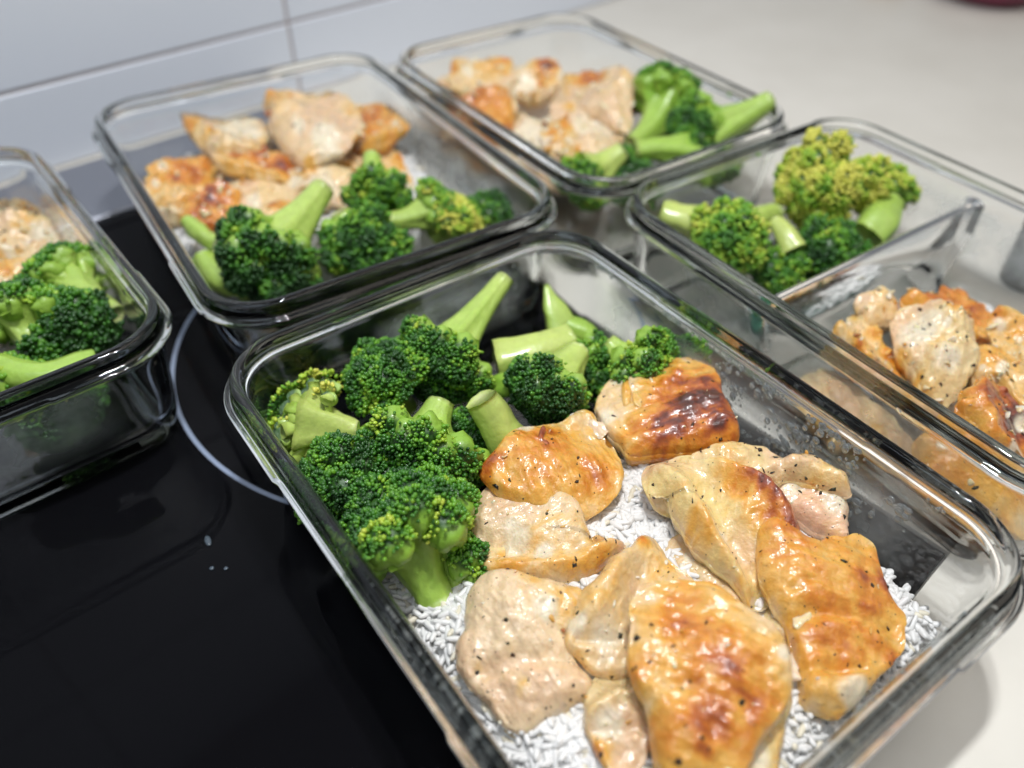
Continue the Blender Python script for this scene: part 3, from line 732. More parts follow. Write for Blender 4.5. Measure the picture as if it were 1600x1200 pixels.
chicken('chicken_piece', 'broad golden chicken piece with a cream garlic bit, rightmost in the front container',
 [(1180,833),(1195,815),(1230,826),(1265,842),(1310,838),(1345,834),(1370,850),(1387,890),(1403,930),(1421,955),(1416,992),(1406,1028),(1383,1052),(1350,1092),(1318,1122),(1282,1126),(1252,1103),(1246,1062),(1238,1020),(1225,985),(1205,958),(1193,930),(1188,890)],
 .040, .015, grad=(0, -.004), base=.27, sear=[(1370,910,50,.50),(1225,860,50,.30),(1330,1000,70,.34),(1290,870,50,.15),(1270,940,30,.22),(1400,1030,22,.4),(1260,1010,50,.2)],
 feats=[('v', [(1225,985),(1300,965),(1400,985)], 14, -.0022), ('b', [(1330, 920)], 60, .003), ('r', [(1250,1085),(1300,1095),(1340,1075)], 26, .003), ('v', [(1245,1060),(1340,1055)], 10, -.0018)], white=[(1325,1090,26)], seed=11, flecks=30, rag=1.1)
chicken('chicken_piece', 'knobbly yellow chicken strip lying along the right wall side, above the wing-shaped fold',
 [(1082,716),(1108,700),(1150,694),(1190,705),(1228,716),(1258,710),(1300,728),(1326,750),(1328,778),(1302,772),(1262,757),(1230,752),(1200,758),(1165,748),(1128,738)],
 .044, .011, grad=(0, -.003), base=.14, sear=[(1235,712,14,.5),(1300,740,40,.14),(1130,705,25,.1)], feats=[('r', [(1225,735),(1265,735),(1310,760)], 18, .004), ('b', [(1160, 720)], 28, .003), ('v', [(1222,715),(1215,750)], 8, -.002)], seed=12, flecks=22, rag=1.3, centre=(1205, 732), pale=(.74,.58,.33))
chicken('chicken_piece', 'torn pinkish chicken shred tucked under the knobbly yellow strip',
 [(1190,762),(1228,748),(1262,755),(1300,770),(1322,788),(1328,825),(1318,846),(1282,832),(1250,810),(1222,788)],
 .038, .012, grad=(0, -.004), base=.05, sear=[(1300,830,25,.15)], feats=[('b', [(1225, 765)], 22, .002), ('v', [(1250,775),(1300,815)], 8, -.001)], pale=(.76,.52,.40), white=[(1235,765,22),(1300,795,22)], seed=13, flecks=16, rag=1.6)
chicken('chicken_piece', 'yellow fatty chicken edge showing under the lower right of the biggest golden piece',
 [(1150,1150),(1195,1090),(1235,1095),(1232,1130),(1225,1190),(1200,1240),(1150,1240)],
 .036, .010, base=.14, seed=14, flecks=6, pale=(.72,.60,.30), white=[(1180,1190,22)], rag=1.5)
chicken('chicken_piece', 'shadowed pale chicken edge in the gap left of the wing-shaped fold', [(1040,850),(1065,835),(1095,870),(1140,915),(1165,950),(1130,960),(1080,915),(1050,890)], .031, .010, base=.08, seed=17, flecks=8, pale=(.70,.55,.33), white=[(1075,880,12)])
chicken('chicken_piece', 'small flat chicken sliver between the wing-shaped fold and the broad golden piece',
 [(1172,905),(1192,880),(1215,920),(1235,990),(1220,1010),(1195,985),(1178,950)], .030, .008, base=.08, seed=15, flecks=6, pale=(.70,.56,.32))
# garlic and other bits
def bit(label, out, z, T, col, seed, base=.1, cat='garlic', name='garlic_bit', sear=()):
    out = np.array(out, float); c_ = out.mean(0); bz = None
    for kk_, tp, nm in TOPS:
        if nm != 'chicken_piece' or kk_ != 'A': continue
        d_ = tp - CAM; dep = d_ @ FX; X_ = 800 + FPX * (d_ @ RX) / dep; Y_ = 600 - FPX * (d_ @ UX) / dep
        hit = np.hypot(X_ - c_[0], Y_ - c_[1]) < 5
        if hit.any(): zz = tp[hit, 2].max(); bz = zz if bz is None else max(bz, zz)
    if bz is not None: z = bz + T * .35
    o = chicken(name, label, out, z, T, planes=2, pslope=.5, base=base, sear=sear, pale=col, seed=seed, flecks=0, res=.3, rag=.5, lump=.35); o['category'] = cat; o['group'] = 'bits of garlic on the chicken'; return o
bit('golden garlic cube on the pale folded chicken piece', [(745,858),(765,842),(788,850),(790,872),(770,880),(748,878)], .0425, .005, (.80,.62,.36), 60, .15, sear=[(785,868,10,.35)])
bit('curled amber garlic chip standing on the topmost browned chunk', [(970,612),(974,598),(984,596),(990,610),(986,632),(974,634)], .060, .0035, (.76,.45,.12), 61, .42)
bit('tan garlic chip beside the curled amber one', [(990,610),(1006,610),(1004,634),(990,630)], .0585, .0035, (.74,.50,.20), 62, .36)
bit('oval cream garlic clove piece on the broad golden chicken piece', [(1240,970),(1245,948),(1264,942),(1270,958),(1258,977),(1246,980)], .0495, .0032, (.82,.76,.50), 63, .0)
bit('dark brown curl of fried garlic on the rounded golden piece', [(842,688),(842,676),(848,666),(853,670),(850,682),(858,690),(850,695)], .0545, .0022, (.4,.15,.04), 64, .95)
bit('white shred of chicken sticking out between the two golden pieces at right', [(1232,1060),(1234,1030),(1244,1008),(1252,1020),(1248,1045),(1252,1062)], .046, .003, (.82,.72,.66), 65, .0, 'chicken', 'chicken_shred')
bit('two white lumps of chicken fat at the left corner of the topmost chunk', [(916,662),(926,652),(936,660),(954,658),(952,672),(938,682),(924,674)], .049, .0028, (.84,.70,.62), 66, .0, 'chicken', 'chicken_shred')

# broccoli of the front container
floret('tall floret whose thick pale stem points up at the rear rim of its container', (788, 436, .046), (680, 578, .034), .0175, .0040, cap=78, lobes=13, pale=.42, seed=1, yellow=.03, bend=.05)
floret('dark rounded floret head seen from above, left of the tall pale-stemmed one', (640, 640, .018), (596, 580, .040), .0150, .0035, cap=80, lobes=12, pale=.2, seed=2, yellow=.06)
floret('halved floret showing pale yellow cut branches, at the left corner of the front container', (560, 672, .032), (455, 655, .034), .0160, .0042, cap=96, lobes=17, pale=.75, seed=3, fan=(0, -.6, 1), yellow=.45, density=1.0, bend=.02)
floret('bright floret with two cut stems in the centre of the broccoli heap', (690, 628, .043), (655, 730, .034), .0190, .0050, cap=80, lobes=14, pale=.22, seed=4, yellow=.10, bend=.03)
floret('dark green bud mass pressed against the left glass wall', (600, 700, .014), (545, 772, .034), .0175, .0045, cap=82, lobes=13, pale=.2, seed=5, yellow=-.03)
floret('largest crinkled floret in front of the others, its thick green stem resting on the rice', (688, 945, .022), (628, 792, .040), .0200, .0056, cap=84, lobes=16, pale=.14, seed=6, yellow=.10, bend=.04)
floret('small side floret with two short green branches, right of the largest floret stem', (690, 930, .020), (722, 862, .028), .0100, .0032, cap=80, lobes=8, pale=.15, seed=7, yellow=.12)
floret('floret with a frothy pale top and dark crown behind the topmost chicken chunk', (905, 548, .040), (848, 622, .034), .0150, .0050, cap=80, lobes=12, pale=.6, seed=8, yellow=-.04, bend=.02)
floret('light green branching floret half hidden behind the topmost chicken chunk', (948, 535, .036), (1015, 585, .032), .0160, .0042, cap=82, lobes=12, pale=.35, seed=9, yellow=.18)
floret('low floret filling the back of the heap between stalks and browned chunk', (885, 560, .026), (935, 575, .026), .0125, .0036, cap=82, lobes=10, pale=.35, seed=12, yellow=.12)
floret('floret tip peeking over the right shoulder of the topmost chicken chunk', (1040, 620, .020), (1078, 545, .034), .0105, .0032, cap=80, lobes=9, pale=.2, seed=10, yellow=.12)
floret('shadowed floret filling the gap under the tall pale-stemmed one', (745, 660, .014), (735, 690, .026), .0120, .004, cap=80, lobes=9, pale=.2, seed=11, yellow=.0)
stalk('thick cream stalk stump standing between the broccoli and the rounded golden chicken', [(752, 622, .046), (775, 660, .038), (800, 705, .028)], [.0052, .0056, .0068], pale=.85, seed=2)
stalk('fat pale stalk lying level behind the heap, beside the tall stem', [(890, 532, .030), (840, 552, .030), (775, 566, .028)], [.0062, .0072, .0078], pale=.9, seed=3)
stalk('upright yellow-green wedge of stalk at the rear corner of the front container', [(852, 446, .038), (866, 480, .032), (885, 520, .024)], [.0009, .0052, .0085], flat=.5, pale=.62, seed=4)
stalk('leafy green stalk end sloping away beneath the yellow wedge', [(940, 545, .020), (915, 520, .024), (880, 508, .026)], [.0035, .0045, .0040], pale=.3, seed=5)
stalk('short bright green stem under the fat pale stalk', [(820, 605, .030), (795, 600, .030), (775, 605, .026)], [.0040, .0045, .0045], pale=.2, seed=6)
stalk('translucent green leaf stem behind the cut-face floret', [(560, 720, .020), (575, 690, .026), (600, 670, .026)], [.0060, .0055, .0045], pale=.2, seed=7)
rice('cooked white rice under the chicken and broccoli of the front container', [(590,905),(640,880),(720,840),(830,790),(930,740),(1000,700),(1090,740),(1180,790),(1330,860),(1410,930),(1462,985),(1420,1050),(1300,1170),(1180,1290),(1000,1400),(900,1330),(760,1180),(650,1020)], .0055, .0264, 5000, 1, 1)

# ================================================================== rear left container
def bch(label, out, z, T, **kw):
    if kw.get('key') == 'D': z += .006
    if kw.get('key') == 'E': kw.setdefault('planes', 2); kw.setdefault('lump', 1.2); kw['base'] = kw.get('base', .05) + .07; kw['flecks'] = int(kw.get('flecks', 12) * .6)
    kw.setdefault('res', .6); kw['flecks'] = int(kw.get('flecks', 12) * 1.6); kw.setdefault('lump', 1.7); kw.setdefault('rag', 2.2); kw.setdefault('planes', 4); kw.setdefault('pslope', .75); kw.setdefault('key', 'B')
    R_ = np.random.RandomState(kw['seed']); kw.setdefault('grad', (R_.uniform(-.007, .007), R_.uniform(-.016, -.003))); O_ = np.array(out, float); c_ = O_.mean(0); ext = np.abs(O_ - c_).mean(0)
    sr = list(kw.get('sear', ())); wh = list(kw.get('white', ()))
    for _ in range(4): sr.append((c_[0] + R_.randn() * ext[0] * .9, c_[1] + R_.randn() * ext[1] * .9, ext.mean() * R_.uniform(.2, .45), R_.uniform(-.05, .35)))
    for _ in range(2): wh.append((c_[0] + R_.randn() * ext[0] * .8, c_[1] + R_.randn() * ext[1] * .8, ext.mean() * R_.uniform(.15, .4)))
    kw['sear'] = sr; kw['white'] = wh; kw['pale'] = tuple(np.array(kw.get('pale', (.74, .56, .38))) * .45 + np.array((.75, .59, .34)) * .55); kw['base'] = kw.get('base', .05) + .05
    return chicken('chicken_piece', label, out, z, T, **kw)
bch('golden brown chicken piece at the left end of the container near the tiled wall', [(218,278),(232,250),(278,234),(330,238),(348,262),(332,292),(300,312),(262,320),(235,308)], .040, .014, base=.22, sear=[(290,250,40,.45),(240,270,25,.2)], seed=21)
bch('reddish seared chicken corner low at the left, over the broccoli', [(288,322),(305,305),(345,292),(375,305),(372,342),(335,354),(300,348)], .038, .014, base=.35, sear=[(335,325,40,.35)], seed=22)
bch('upright chicken piece with an amber side and herb-speckled top, rear left', [(283,180),(308,172),(345,168),(388,170),(415,192),(408,228),(370,240),(330,238),(302,218)], .048, .018, base=.12, sear=[(295,200,26,.35),(400,215,25,.2)], white=[(370,195,35)], seed=23, flecks=30)
bch('largest pale pink chicken piece, highest in the rear of the container near the wall', [(416,168),(438,142),(475,132),(520,130),(556,150),(564,182),(550,218),(520,242),(480,254),(445,238),(424,205)], .052, .018, base=.08, sear=[(430,160,25,.3),(555,160,16,.3)], pale=(.78,.56,.44), white=[(510,225,26)], seed=24, flecks=24)
bch('orange browned chicken piece to the right of the pale pink one', [(545,165),(578,150),(615,160),(641,176),(632,200),(600,224),(565,232),(545,215)], .047, .016, base=.34, sear=[(580,175,40,.30)], seed=25)
bch('narrow red-brown chicken edge in the centre of the rear left heap', [(328,240),(380,214),(440,228),(472,246),(462,272),(400,274),(348,262)], .044, .013, base=.22, sear=[(390,232,35,.45),(440,245,30,.5)], seed=26)
bch('light tan chicken lump facing the big broccoli stem', [(335,292),(380,270),(430,275),(472,300),(468,336),(420,358),(370,358),(345,332)], .042, .016, base=.10, sear=[(440,330,25,.3),(350,290,15,.25)], seed=27, white=[(360,285,14)])
bch('pale chicken piece with garlic paste in the middle, left of the green stem tip', [(398,268),(450,250),(520,246),(562,262),(545,302),(485,322),(430,304)], .042, .015, base=.06, sear=[(480,270,20,.2)], seed=28, white=[(500,290,30)], flecks=26)
bch('smooth orange chicken wedge at the right end, touching the bare rice', [(545,242),(590,220),(618,232),(640,262),(643,290),(612,298),(576,284),(555,266)], .036, .014, base=.20, sear=[(620,270,25,.2)], seed=29)
bch('broad underlying chicken piece low in the middle of the heap near the tiled wall', [(240,300),(300,255),(400,235),(500,240),(560,270),(540,320),(450,350),(340,345),(270,335)], .031, .014, grad=(0, -.002), base=.12, sear=[(300,300,50,.2),(450,300,40,.2)], seed=38, white=[(400,300,30)])
bch('underlying tan chicken piece at the rear, beneath the pale pink one', [(330,215),(420,185),(520,190),(610,215),(600,260),(500,270),(400,262)], .034, .014, grad=(0, -.003), base=.2, seed=39)
bch('white crumbly chicken bits by the left glass wall', [(225,305),(250,298),(285,310),(300,335),(270,345),(240,330)], .034, .012, base=.02, pale=(.82,.74,.66), seed=30, rag=2)
def bfl(label, *a, **kw): return floret(label, *a, sub=0, **kw)
bfl('biggest floret behind the front container rim, pale stem leaning towards the chicken', (506, 292, .050), (408, 418, .034), .0210, .0058, cap=82, lobes=14, pale=.50, seed=31, bend=.04, yellow=-.08)
bfl('floret with its pointed green stem tip up against the chicken', (580, 240, .050), (592, 318, .038), .0150, .0040, cap=84, lobes=11, pale=.25, seed=32, yellow=.14)
bfl('dark wide floret head low along the near wall', (580, 350, .030), (575, 402, .032), .0170, .005, cap=86, lobes=13, pale=.2, seed=33, yellow=.05)
bfl('floret with branches spread flat towards the right end', (610, 345, .036), (690, 325, .038), .0125, .0042, cap=80, lobes=10, pale=.45, seed=34, yellow=.3)
bfl('yellowing floret head near the right corner', (680, 370, .026), (728, 340, .036), .0120, .0038, cap=84, lobes=10, pale=.4, seed=35, yellow=.75)
bfl('dark green floret head tucked in the right corner', (760, 352, .026), (772, 322, .034), .0115, .0035, cap=84, lobes=10, pale=.2, seed=36, yellow=-.05)
bfl('short floret between the big one and the flat-branched one', (530, 330, .044), (545, 372, .034), .0120, .0045, cap=82, lobes=9, pale=.3, seed=37, yellow=.1)
stalk('yellow-green curved stalk sliver between chicken and left wall', [(292, 345, .034), (315, 368, .032), (340, 380, .030)], [.0030, .0040, .0034], pale=.45, seed=8)
stalk('olive stalk sliver low in the left corner under the biggest floret', [(318, 405, .024), (345, 440, .022), (395, 455, .022)], [.0050, .0055, .0040], pale=.45, seed=9)
rice('white rice showing at the right of the chicken in the rear left container', [(230,320),(260,270),(330,235),(430,200),(560,205),(655,255),(690,305),(720,350),(560,400),(400,440),(310,420)], .0055, .023, 1500, 0, 2)

# ================================================================== left edge container
bch('speckled chicken piece at the top of the heap, by the left picture edge', [(-50,335),(10,318),(50,322),(88,335),(106,368),(92,400),(40,402),(-30,392)], .040, .015, base=.08, sear=[(30,335,20,.3)], key='C', seed=41, white=[(60,365,30)], flecks=24)
bch('tan chicken piece rising at the rear of the heap, by the left picture edge', [(-60,318),(0,292),(42,296),(78,315),(96,345),(60,362),(0,355),(-50,358)], .040, .016, base=.16, key='C', sear=[(40,305,20,.3)], seed=47)
bch('smooth tan chicken strip under the speckled piece at the left edge', [(-60,415),(10,396),(60,390),(98,388),(102,402),(70,428),(20,452),(-50,460)], .044, .014, base=.16, sear=[(0,410,30,.25)], key='C', seed=42)
bch('underlying pale chicken piece beneath the smooth tan strip at the left edge', [(-80,360),(20,340),(95,355),(110,400),(60,450),(-60,470)], .033, .014, grad=(0, -.002), base=.1, key='C', seed=45)
bch('golden chicken end low at the left picture edge beside green florets', [(-60,455),(0,445),(20,470),(18,505),(-10,530),(-60,540)], .042, .014, base=.16, sear=[(0,480,15,.2)], key='C', seed=43, white=[(8,440,14)])
bfl('bright green floret whose stem points right, at the foot of the chicken', (182, 492, .036), (92, 435, .036), .0150, .0042, cap=84, lobes=12, pale=.35, seed=41, yellow=.12)
bfl('very dark floret crown in the near right corner', (80, 500, .024), (122, 520, .036), .0150, .004, cap=84, lobes=12, pale=.2, seed=42, yellow=-.10)
bfl('green floret with upright branches at the left edge of the picture', (50, 540, .036), (38, 480, .042), .0150, .0045, cap=80, lobes=10, pale=.35, seed=43, yellow=.14)
bfl('dark floret pressed low against the near glass wall of the left edge container', (40, 600, .020), (100, 640, .018), .0150, .0045, cap=84, lobes=11, pale=.2, seed=46, yellow=-.05)
bfl('light floret in the near part of the left edge container', (20, 640, .026), (10, 590, .034), .0150, .005, cap=82, lobes=10, pale=.4, seed=44, yellow=.4)
stalk('long smooth yellow-green stalk lying across the near side, at the left picture edge', [(-30, 570, .040), (60, 592, .040), (150, 566, .038)], [.0058, .0050, .0042], pale=.35, seed=10)
rice('white rice behind and below the food of the left edge container', [(-150,420),(-50,350),(40,335),(120,365),(165,410),(170,470),(60,560),(-150,560)], .0055, .023, 900, 0, 3)

# ================================================================== far middle container
bch('square-cut chicken piece with brown corners, farthest back', [(703,88),(712,76),(745,84),(785,76),(800,88),(802,122),(782,150),(732,142),(702,120)], .050, .018, base=.10, sear=[(708,90,14,.5),(780,84,22,.3),(760,110,20,.12)], key='D', seed=51)
bch('chicken piece with a burnt orange cap and yellow garlic, back centre', [(800,98),(822,86),(852,82),(878,90),(880,112),(872,135),(840,156),(806,142)], .050, .017, base=.12, sear=[(855,90,24,.7)], white=[(820,120,24)], key='D', seed=52, flecks=26)
bch('flat chicken piece edged dark orange, highest on the right of the far heap', [(878,112),(905,100),(942,104),(985,122),(990,160),(985,192),(960,190),(900,160)], .048, .016, base=.06, sear=[(910,106,22,.5),(935,108,18,.65)], pale=(.80,.60,.50), key='D', seed=53)
bch('deep orange round chicken piece at the left of the far heap', [(703,172),(738,146),(790,152),(803,190),(775,220),(728,204)], .042, .015, base=.40, sear=[(735,170,30,.25)], key='D', seed=54)
bch('orange and white chicken chunk with a bright fold in the far heap', [(848,192),(880,178),(905,205),(902,245),(872,250),(848,225)], .046, .015, base=.24, sear=[(872,190,20,.35)], key='D', seed=55, white=[(850,215,14)])
bch('wide crumbly white chicken piece across the middle of the far heap', [(758,200),(800,165),(850,178),(865,220),(900,255),(885,290),(835,268),(785,240)], .040, .015, base=.03, pale=(.80,.66,.54), key='D', seed=56, white=[(820,205,40)], rag=2, flecks=24)
bch('pale yellow chicken piece against the left wall of the farthest container', [(650,140),(678,118),(705,110),(725,130),(715,172),(680,166)], .040, .014, base=.08, pale=(.78,.66,.40), key='D', seed=57)
bch('large pinkish white chicken lump beside the broccoli in the farthest container', [(862,150),(910,148),(960,165),(975,200),(960,235),(925,255),(895,225),(870,190)], .045, .018, base=.0, pale=(.80,.62,.55), key='D', seed=58, white=[(930,190,40)], flecks=18)
bch('underlying chicken slab spread below the whole heap of the farthest container', [(660,150),(740,110),(850,105),(960,125),(990,170),(960,235),(900,275),(800,255),(720,205)], .024, .014, grad=(0, -.002), base=.12, key='D', sear=[(800,200,50,.2)], seed=60, white=[(850,200,40)])
bch('small orange tipped chicken end touching the broccoli top', [(985,128),(1005,124),(1024,140),(1018,160),(990,170),(975,150)], .040, .012, base=.15, sear=[(1010,138,14,.3)], key='D', seed=59)
bfl('crinkled floret with dark upright leaves of buds, centre of the farthest broccoli', (985, 225, .036), (1048, 150, .046), .0190, .0050, cap=82, lobes=13, pale=.2, seed=51, yellow=.08, density=.8)
bfl('floret whose long thick stem sticks out over the rim at far right', (1206, 156, .056), (1085, 222, .038), .0200, .0058, cap=76, lobes=12, pale=.25, seed=52, yellow=.06, bend=.03)
bfl('floret with its pale cut stem end facing the camera near the front corner', (975, 236, .044), (905, 288, .034), .0130, .0055, cap=78, lobes=9, pale=.65, seed=53, yellow=.2)
bfl('bright green side branch under the long thick stem', (990, 235, .042), (1100, 245, .034), .0120, .0050, cap=70, lobes=8, pale=.15, seed=54, yellow=.1)
bfl('dark floret in the near bottom of the farthest container', (960, 290, .020), (985, 270, .034), .0130, .0040, cap=82, lobes=9, pale=.15, seed=55, yellow=.05)

# ================================================================== divided container, right
bfl('yellow floret head on top of the broccoli behind the partition', (1378, 268, .044), (1262, 292, .046), .0185, .0045, cap=88, lobes=15, pale=.45, seed=61, yellow=.70, density=1.5)
bfl('small yellow floret head by the right shoulder of the big yellow one', (1392, 268, .042), (1345, 292, .044), .0120, .0040, cap=86, lobes=9, pale=.4, seed=66, yellow=.68, density=1.5)
bfl('yellow-green floret hanging down along the left wall of the divided container', (1215, 330, .034), (1130, 378, .038), .0160, .0045, cap=84, lobes=13, pale=.5, seed=62, yellow=.40, density=1.3)
bfl('dark green floret low against the glass partition', (1330, 360, .020), (1290, 402, .028), .0160, .0045, cap=86, lobes=13, pale=.25, seed=63, yellow=.02)
bfl('small green floret low at the front left, below the hanging one', (1235, 400, .018), (1215, 425, .026), .0100, .0032, cap=82, lobes=8, pale=.3, seed=64, yellow=.15)
bfl('olive floret tip at the far right of the broccoli compartment', (1370, 330, .030), (1400, 285, .040), .0110, .0036, cap=82, lobes=8, pale=.4, seed=65, yellow=.6)
stalk('flat cream stalk chunk in the left corner of the divided container', [(1030, 332, .040), (1062, 342, .038), (1098, 350, .036)], [.0052, .0072, .0080], flat=.9, pale=1.0, seed=11)
stalk('tan stub of stalk hanging below the yellow floret', [(1212, 345, .040), (1228, 368, .038), (1240, 392, .034)], [.0034, .0050, .0058], pale=1.0, seed=12)
stalk('rounded pale stalk end under the middle of the yellow floret', [(1290, 318, .036), (1282, 338, .036), (1276, 352, .032)], [.0075, .0085, .0072], pale=.85, seed=13)
stalk('large green stalk end with a flat cut, right of the broccoli heap', [(1385, 322, .034), (1372, 350, .034), (1352, 372, .030)], [.0072, .0090, .0085], pale=.45, seed=14)
bch('chicken slice with an orange crisp edge by the near wall of the divided container', [(1300,512),(1318,490),(1350,478),(1378,498),(1400,540),(1414,588),(1385,574),(1345,552),(1312,532)], .042, .014, base=.14, sear=[(1398,545,18,.55),(1410,580,14,.6),(1378,505,14,.3)], res=.75, key='E', seed=71, flecks=16)
bch('smooth pink chicken knob next to the partition', [(1335,470),(1360,456),(1392,462),(1404,485),(1396,506),(1365,506),(1340,490)], .041, .010, base=.08, pale=(.80,.58,.42), res=.6, key='E', seed=72)
bch('shredded white chicken with garlic slivers in the centre of the right compartment', [(1395,495),(1445,474),(1505,500),(1528,550),(1512,602),(1482,632),(1440,608),(1412,562)], .043, .016, base=.02, pale=(.80,.70,.48), res=.75, key='E', seed=73, white=[(1430,530,30),(1470,580,25)], rag=2, lump=2, flecks=34)
bch('pale pink chicken piece low behind the near glass wall of the divided container', [(1245,600),(1275,560),(1330,560),(1390,610),(1440,680),(1420,730),(1360,720),(1290,670)], .026, .016, base=.06, res=.6, key='E', seed=78, pale=(.80,.62,.46))
bch('orange chicken piece low behind the near glass wall, under the dark glazed piece', [(1430,700),(1480,660),(1560,690),(1650,770),(1640,830),(1560,810),(1470,760)], .028, .016, base=.25, res=.6, key='E', seed=79)
bch('orange-brown chicken piece at the top of the right compartment', [(1412,470),(1448,446),(1490,436),(1542,454),(1562,490),(1560,522),(1518,520),(1468,502),(1430,488)], .044, .016, base=.30, sear=[(1470,462,35,.35),(1530,480,35,.30)], res=.75, key='E', seed=74)
bch('light golden chicken piece cut by the right picture edge', [(1558,478),(1570,468),(1620,488),(1660,540),(1610,590),(1562,565),(1550,515)], .044, .015, base=.16, sear=[(1565,475,14,.5),(1600,500,24,.2)], res=.6, key='E', seed=75)
bch('dark glazed red-brown chicken piece low at the right picture edge', [(1490,632),(1528,592),(1560,580),(1592,612),(1645,680),(1650,730),(1585,705),(1525,664)], .044, .016, base=.30, sear=[(1570,620,40,.60),(1590,670,45,.55)], res=.75, key='E', seed=76, flecks=18)
bch('yellow chicken piece with thyme between the white shreds and the dark glazed piece', [(1508,560),(1550,548),(1620,570),(1640,620),(1600,640),(1560,600),(1520,600)], .040, .014, base=.14, sear=[(1560,570,22,.15)], res=.6, key='E', seed=77, flecks=24)
rice('white rice under the chicken of the divided container', [(1330,540),(1380,490),(1450,470),(1560,490),(1700,560),(1800,620),(1720,760),(1600,740),(1460,640)], .0055, .022, 600, 0, 4)

def crumbs(key, label, count, r0, r1, seed):
    R_ = np.random.RandomState(seed); T_ = np.concatenate([t[int(len(t) * .1):] for k, t, nm in TOPS if k == key and nm == 'chicken_piece'])
    P = T_[R_.randint(len(T_), size=count)]; rr_ = r0 + (r1 - r0) * R_.rand(count) ** 2.2
    Q = R_.randn(count, 3, 3); Q = np.linalg.qr(Q)[0]; sc = np.stack([rr_ * R_.uniform(.9, 1.6, count), rr_ * R_.uniform(.3, .9, count), rr_ * R_.uniform(.2, .5, count)], 1)
    v, f = scatter(ICO1, P, Q * sc[:, None, :]); v = v + (noise(v, 900, seed)[:, None] * .0004)
    pal = np.array([(.76, .64, .40), (.74, .54, .29), (.76, .64, .48), (.66, .32, .06), (.34, .11, .02)]); ci = R_.choice(5, count, p=[.34, .24, .2, .16, .06])
    o0 = P.mean(0); o = obj('chicken_crumbs', mesh('chicken_crumbs', v - o0, f, np.repeat(pal[ci], len(ICO1[0]), 0)), M_CH, None, o0); tag(o, label, 'crumbs', kind='stuff')
crumbs('A', 'minced garlic and chicken crumbs sprinkled over the chicken of the front container', 170, .0003, .0010, 1)
crumbs('B', 'garlic and chicken crumbs over the chicken nearest the tiled wall', 330, .0005, .0026, 2)
crumbs('C', 'garlic and chicken crumbs over the chicken at the left picture edge', 130, .0005, .0026, 3)
crumbs('D', 'garlic and chicken crumbs over the chicken of the farthest container', 320, .0005, .0030, 4)
crumbs('E', 'white garlic shreds and crumbs over the chicken of the divided container', 170, .0004, .0018, 5)

# ================================================================== things at the picture edges
def lathe(name, prof, m_, parent, n=40):
    v = []; 
    for r_, z_ in prof: v += [(r_ * math.cos(a_), r_ * math.sin(a_), z_) for a_ in np.linspace(0, 2 * math.pi, n, endpoint=False)]
    i = np.arange(n); j = (i + 1) % n
    f = [tuple(map(int, q)) for k in range(len(prof) - 1) for q in np.stack([k * n + i, k * n + j, (k + 1) * n + j, (k + 1) * n + i], 1)]
    f += [tuple(range(n))[::-1], tuple((len(prof) - 1) * n + k for k in range(n))]
    return obj(name, mesh(name, np.array(v), f), m_, parent)
dish = empty('dish', at(1538, -6, .0)); tag(dish, 'maroon rimmed teal dish cut off by the top right picture edge', 'dish')
lathe('bowl', [(.022, 0), (.034, .002), (.044, .012), (.046, .018), (.043, .018), (.040, .012), (.030, .005), (.001, .004)], plain('maroon_glaze', (.17, .014, .05), .3), dish)
lathe('lining', [(.001, .0150), (.0425, .0150), (.0425, .0165), (.001, .0165)], plain('teal_enamel', (.05, .13, .14), .3), dish)
lathe('rim', [(.0455, .0150), (.0475, .0165), (.0475, .0190), (.0455, .0200), (.0425, .0195), (.0420, .0182), (.0450, .0182)], plain('maroon_enamel', (.16, .014, .05), .3), dish)
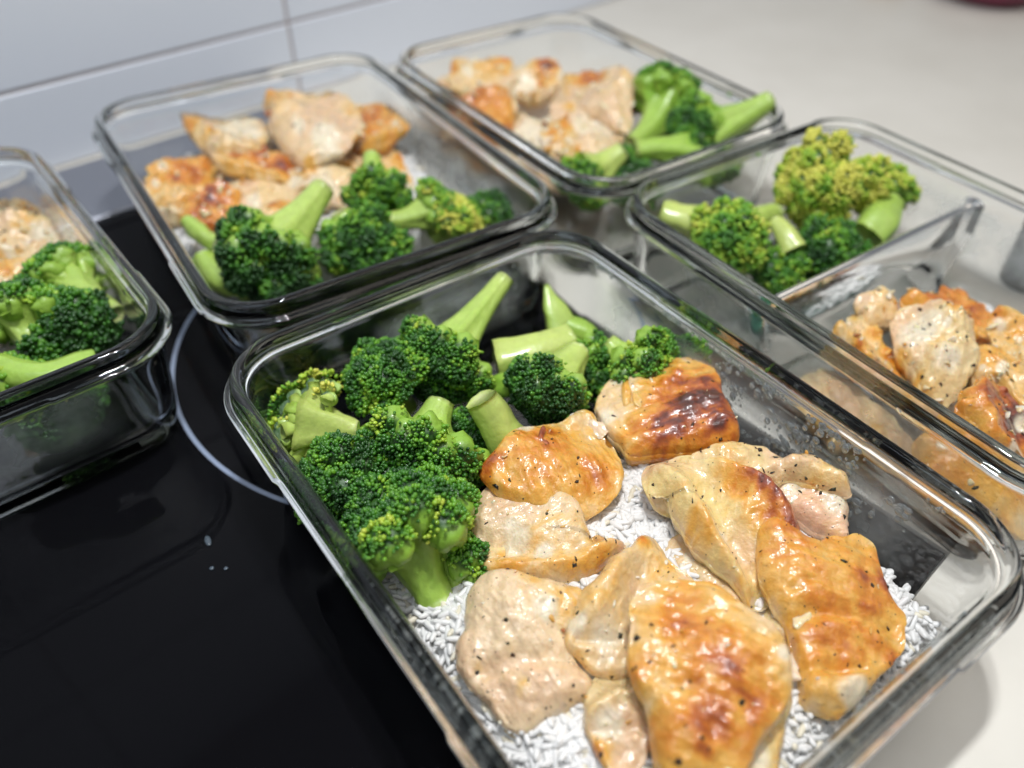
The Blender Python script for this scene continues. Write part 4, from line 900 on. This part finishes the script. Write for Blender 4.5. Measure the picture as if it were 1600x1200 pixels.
knob = empty('wooden_knob', at(1380, -16, 0)); tag(knob, 'tan wooden spoon end just entering the top edge, left of the maroon dish', 'spoon')
lathe('spoon_bowl', [(.001, 0), (.012, .001), (.019, .006), (.019, .009), (.012, .010), (.001, .0102)], plain('beech_wood', (.48, .32, .18), .5), knob)
jar = empty('spice_jar', at(1606, 440, 0)); tag(jar, 'small brownish spice jar with a black lid, at the right edge behind the divided container', 'jar')
lathe('glass_jar', [(.012, 0), (.0165, .001), (.0170, .004), (.0170, .030), (.014, .034), (.001, .034)], plain('brown_grey_jar', (.075, .062, .05), .25), jar)
jar.scale = (.72, .72, .8)
lathe('lid', [(.0150, .0341), (.0172, .0345), (.0174, .046), (.0165, .0475), (.001, .048)], plain('black_lid', (.02, .022, .02), .35), jar)

for q, (px_, py_, r_) in enumerate([(325, 845, .0011), (331, 888, .0008), (353, 888, .0007)]):  # glints of light on the black glass, built as small pale beads
    o = obj('water_drop', mesh('water_drop', ICO1[0] * np.array([r_, r_ * (2.2 if q == 0 else 1), r_ * .5]), ICO1[1]), M_GLINT, None, at(px_, py_, .0003))
    o.rotation_euler = (0, 0, .5)
    tag(o, ['longest glinting water drop on the black cooktop, left of the front container', 'left one of two round water drops beneath the longest drop on the cooktop', 'right one of two round water drops beneath the longest drop on the cooktop'][q], 'water drop', 'water drops on the cooktop')

for (px_, py_, z_, r_), lb in zip([(1051, 521, .030, .0011), (1203, 577, .050, .0008), (1186, 242, .052, .0010), (1140, 148, .050, .0012)],
        ['yellow-green broccoli crumb stuck to the wall behind the topmost browned chicken chunk', 'tiny dark green broccoli crumb on the long right rim of the front container', 'green broccoli crumb on the rear rim of the divided container', 'pale green broccoli crumb on the far rim beside the long protruding stem']):
    v = ICO1[0] * r_ * np.array([1, .7, .8]); v = v + v * noise(v, 1500, int(px_))[:, None] * .4
    o = obj('broccoli_crumb', mesh('broccoli_crumb', v, ICO1[1], np.tile([.16, .34, .03], (len(v), 1))), M_BUD, None, at(px_, py_, z_)); tag(o, lb, 'crumb', 'broccoli crumbs on the glass')
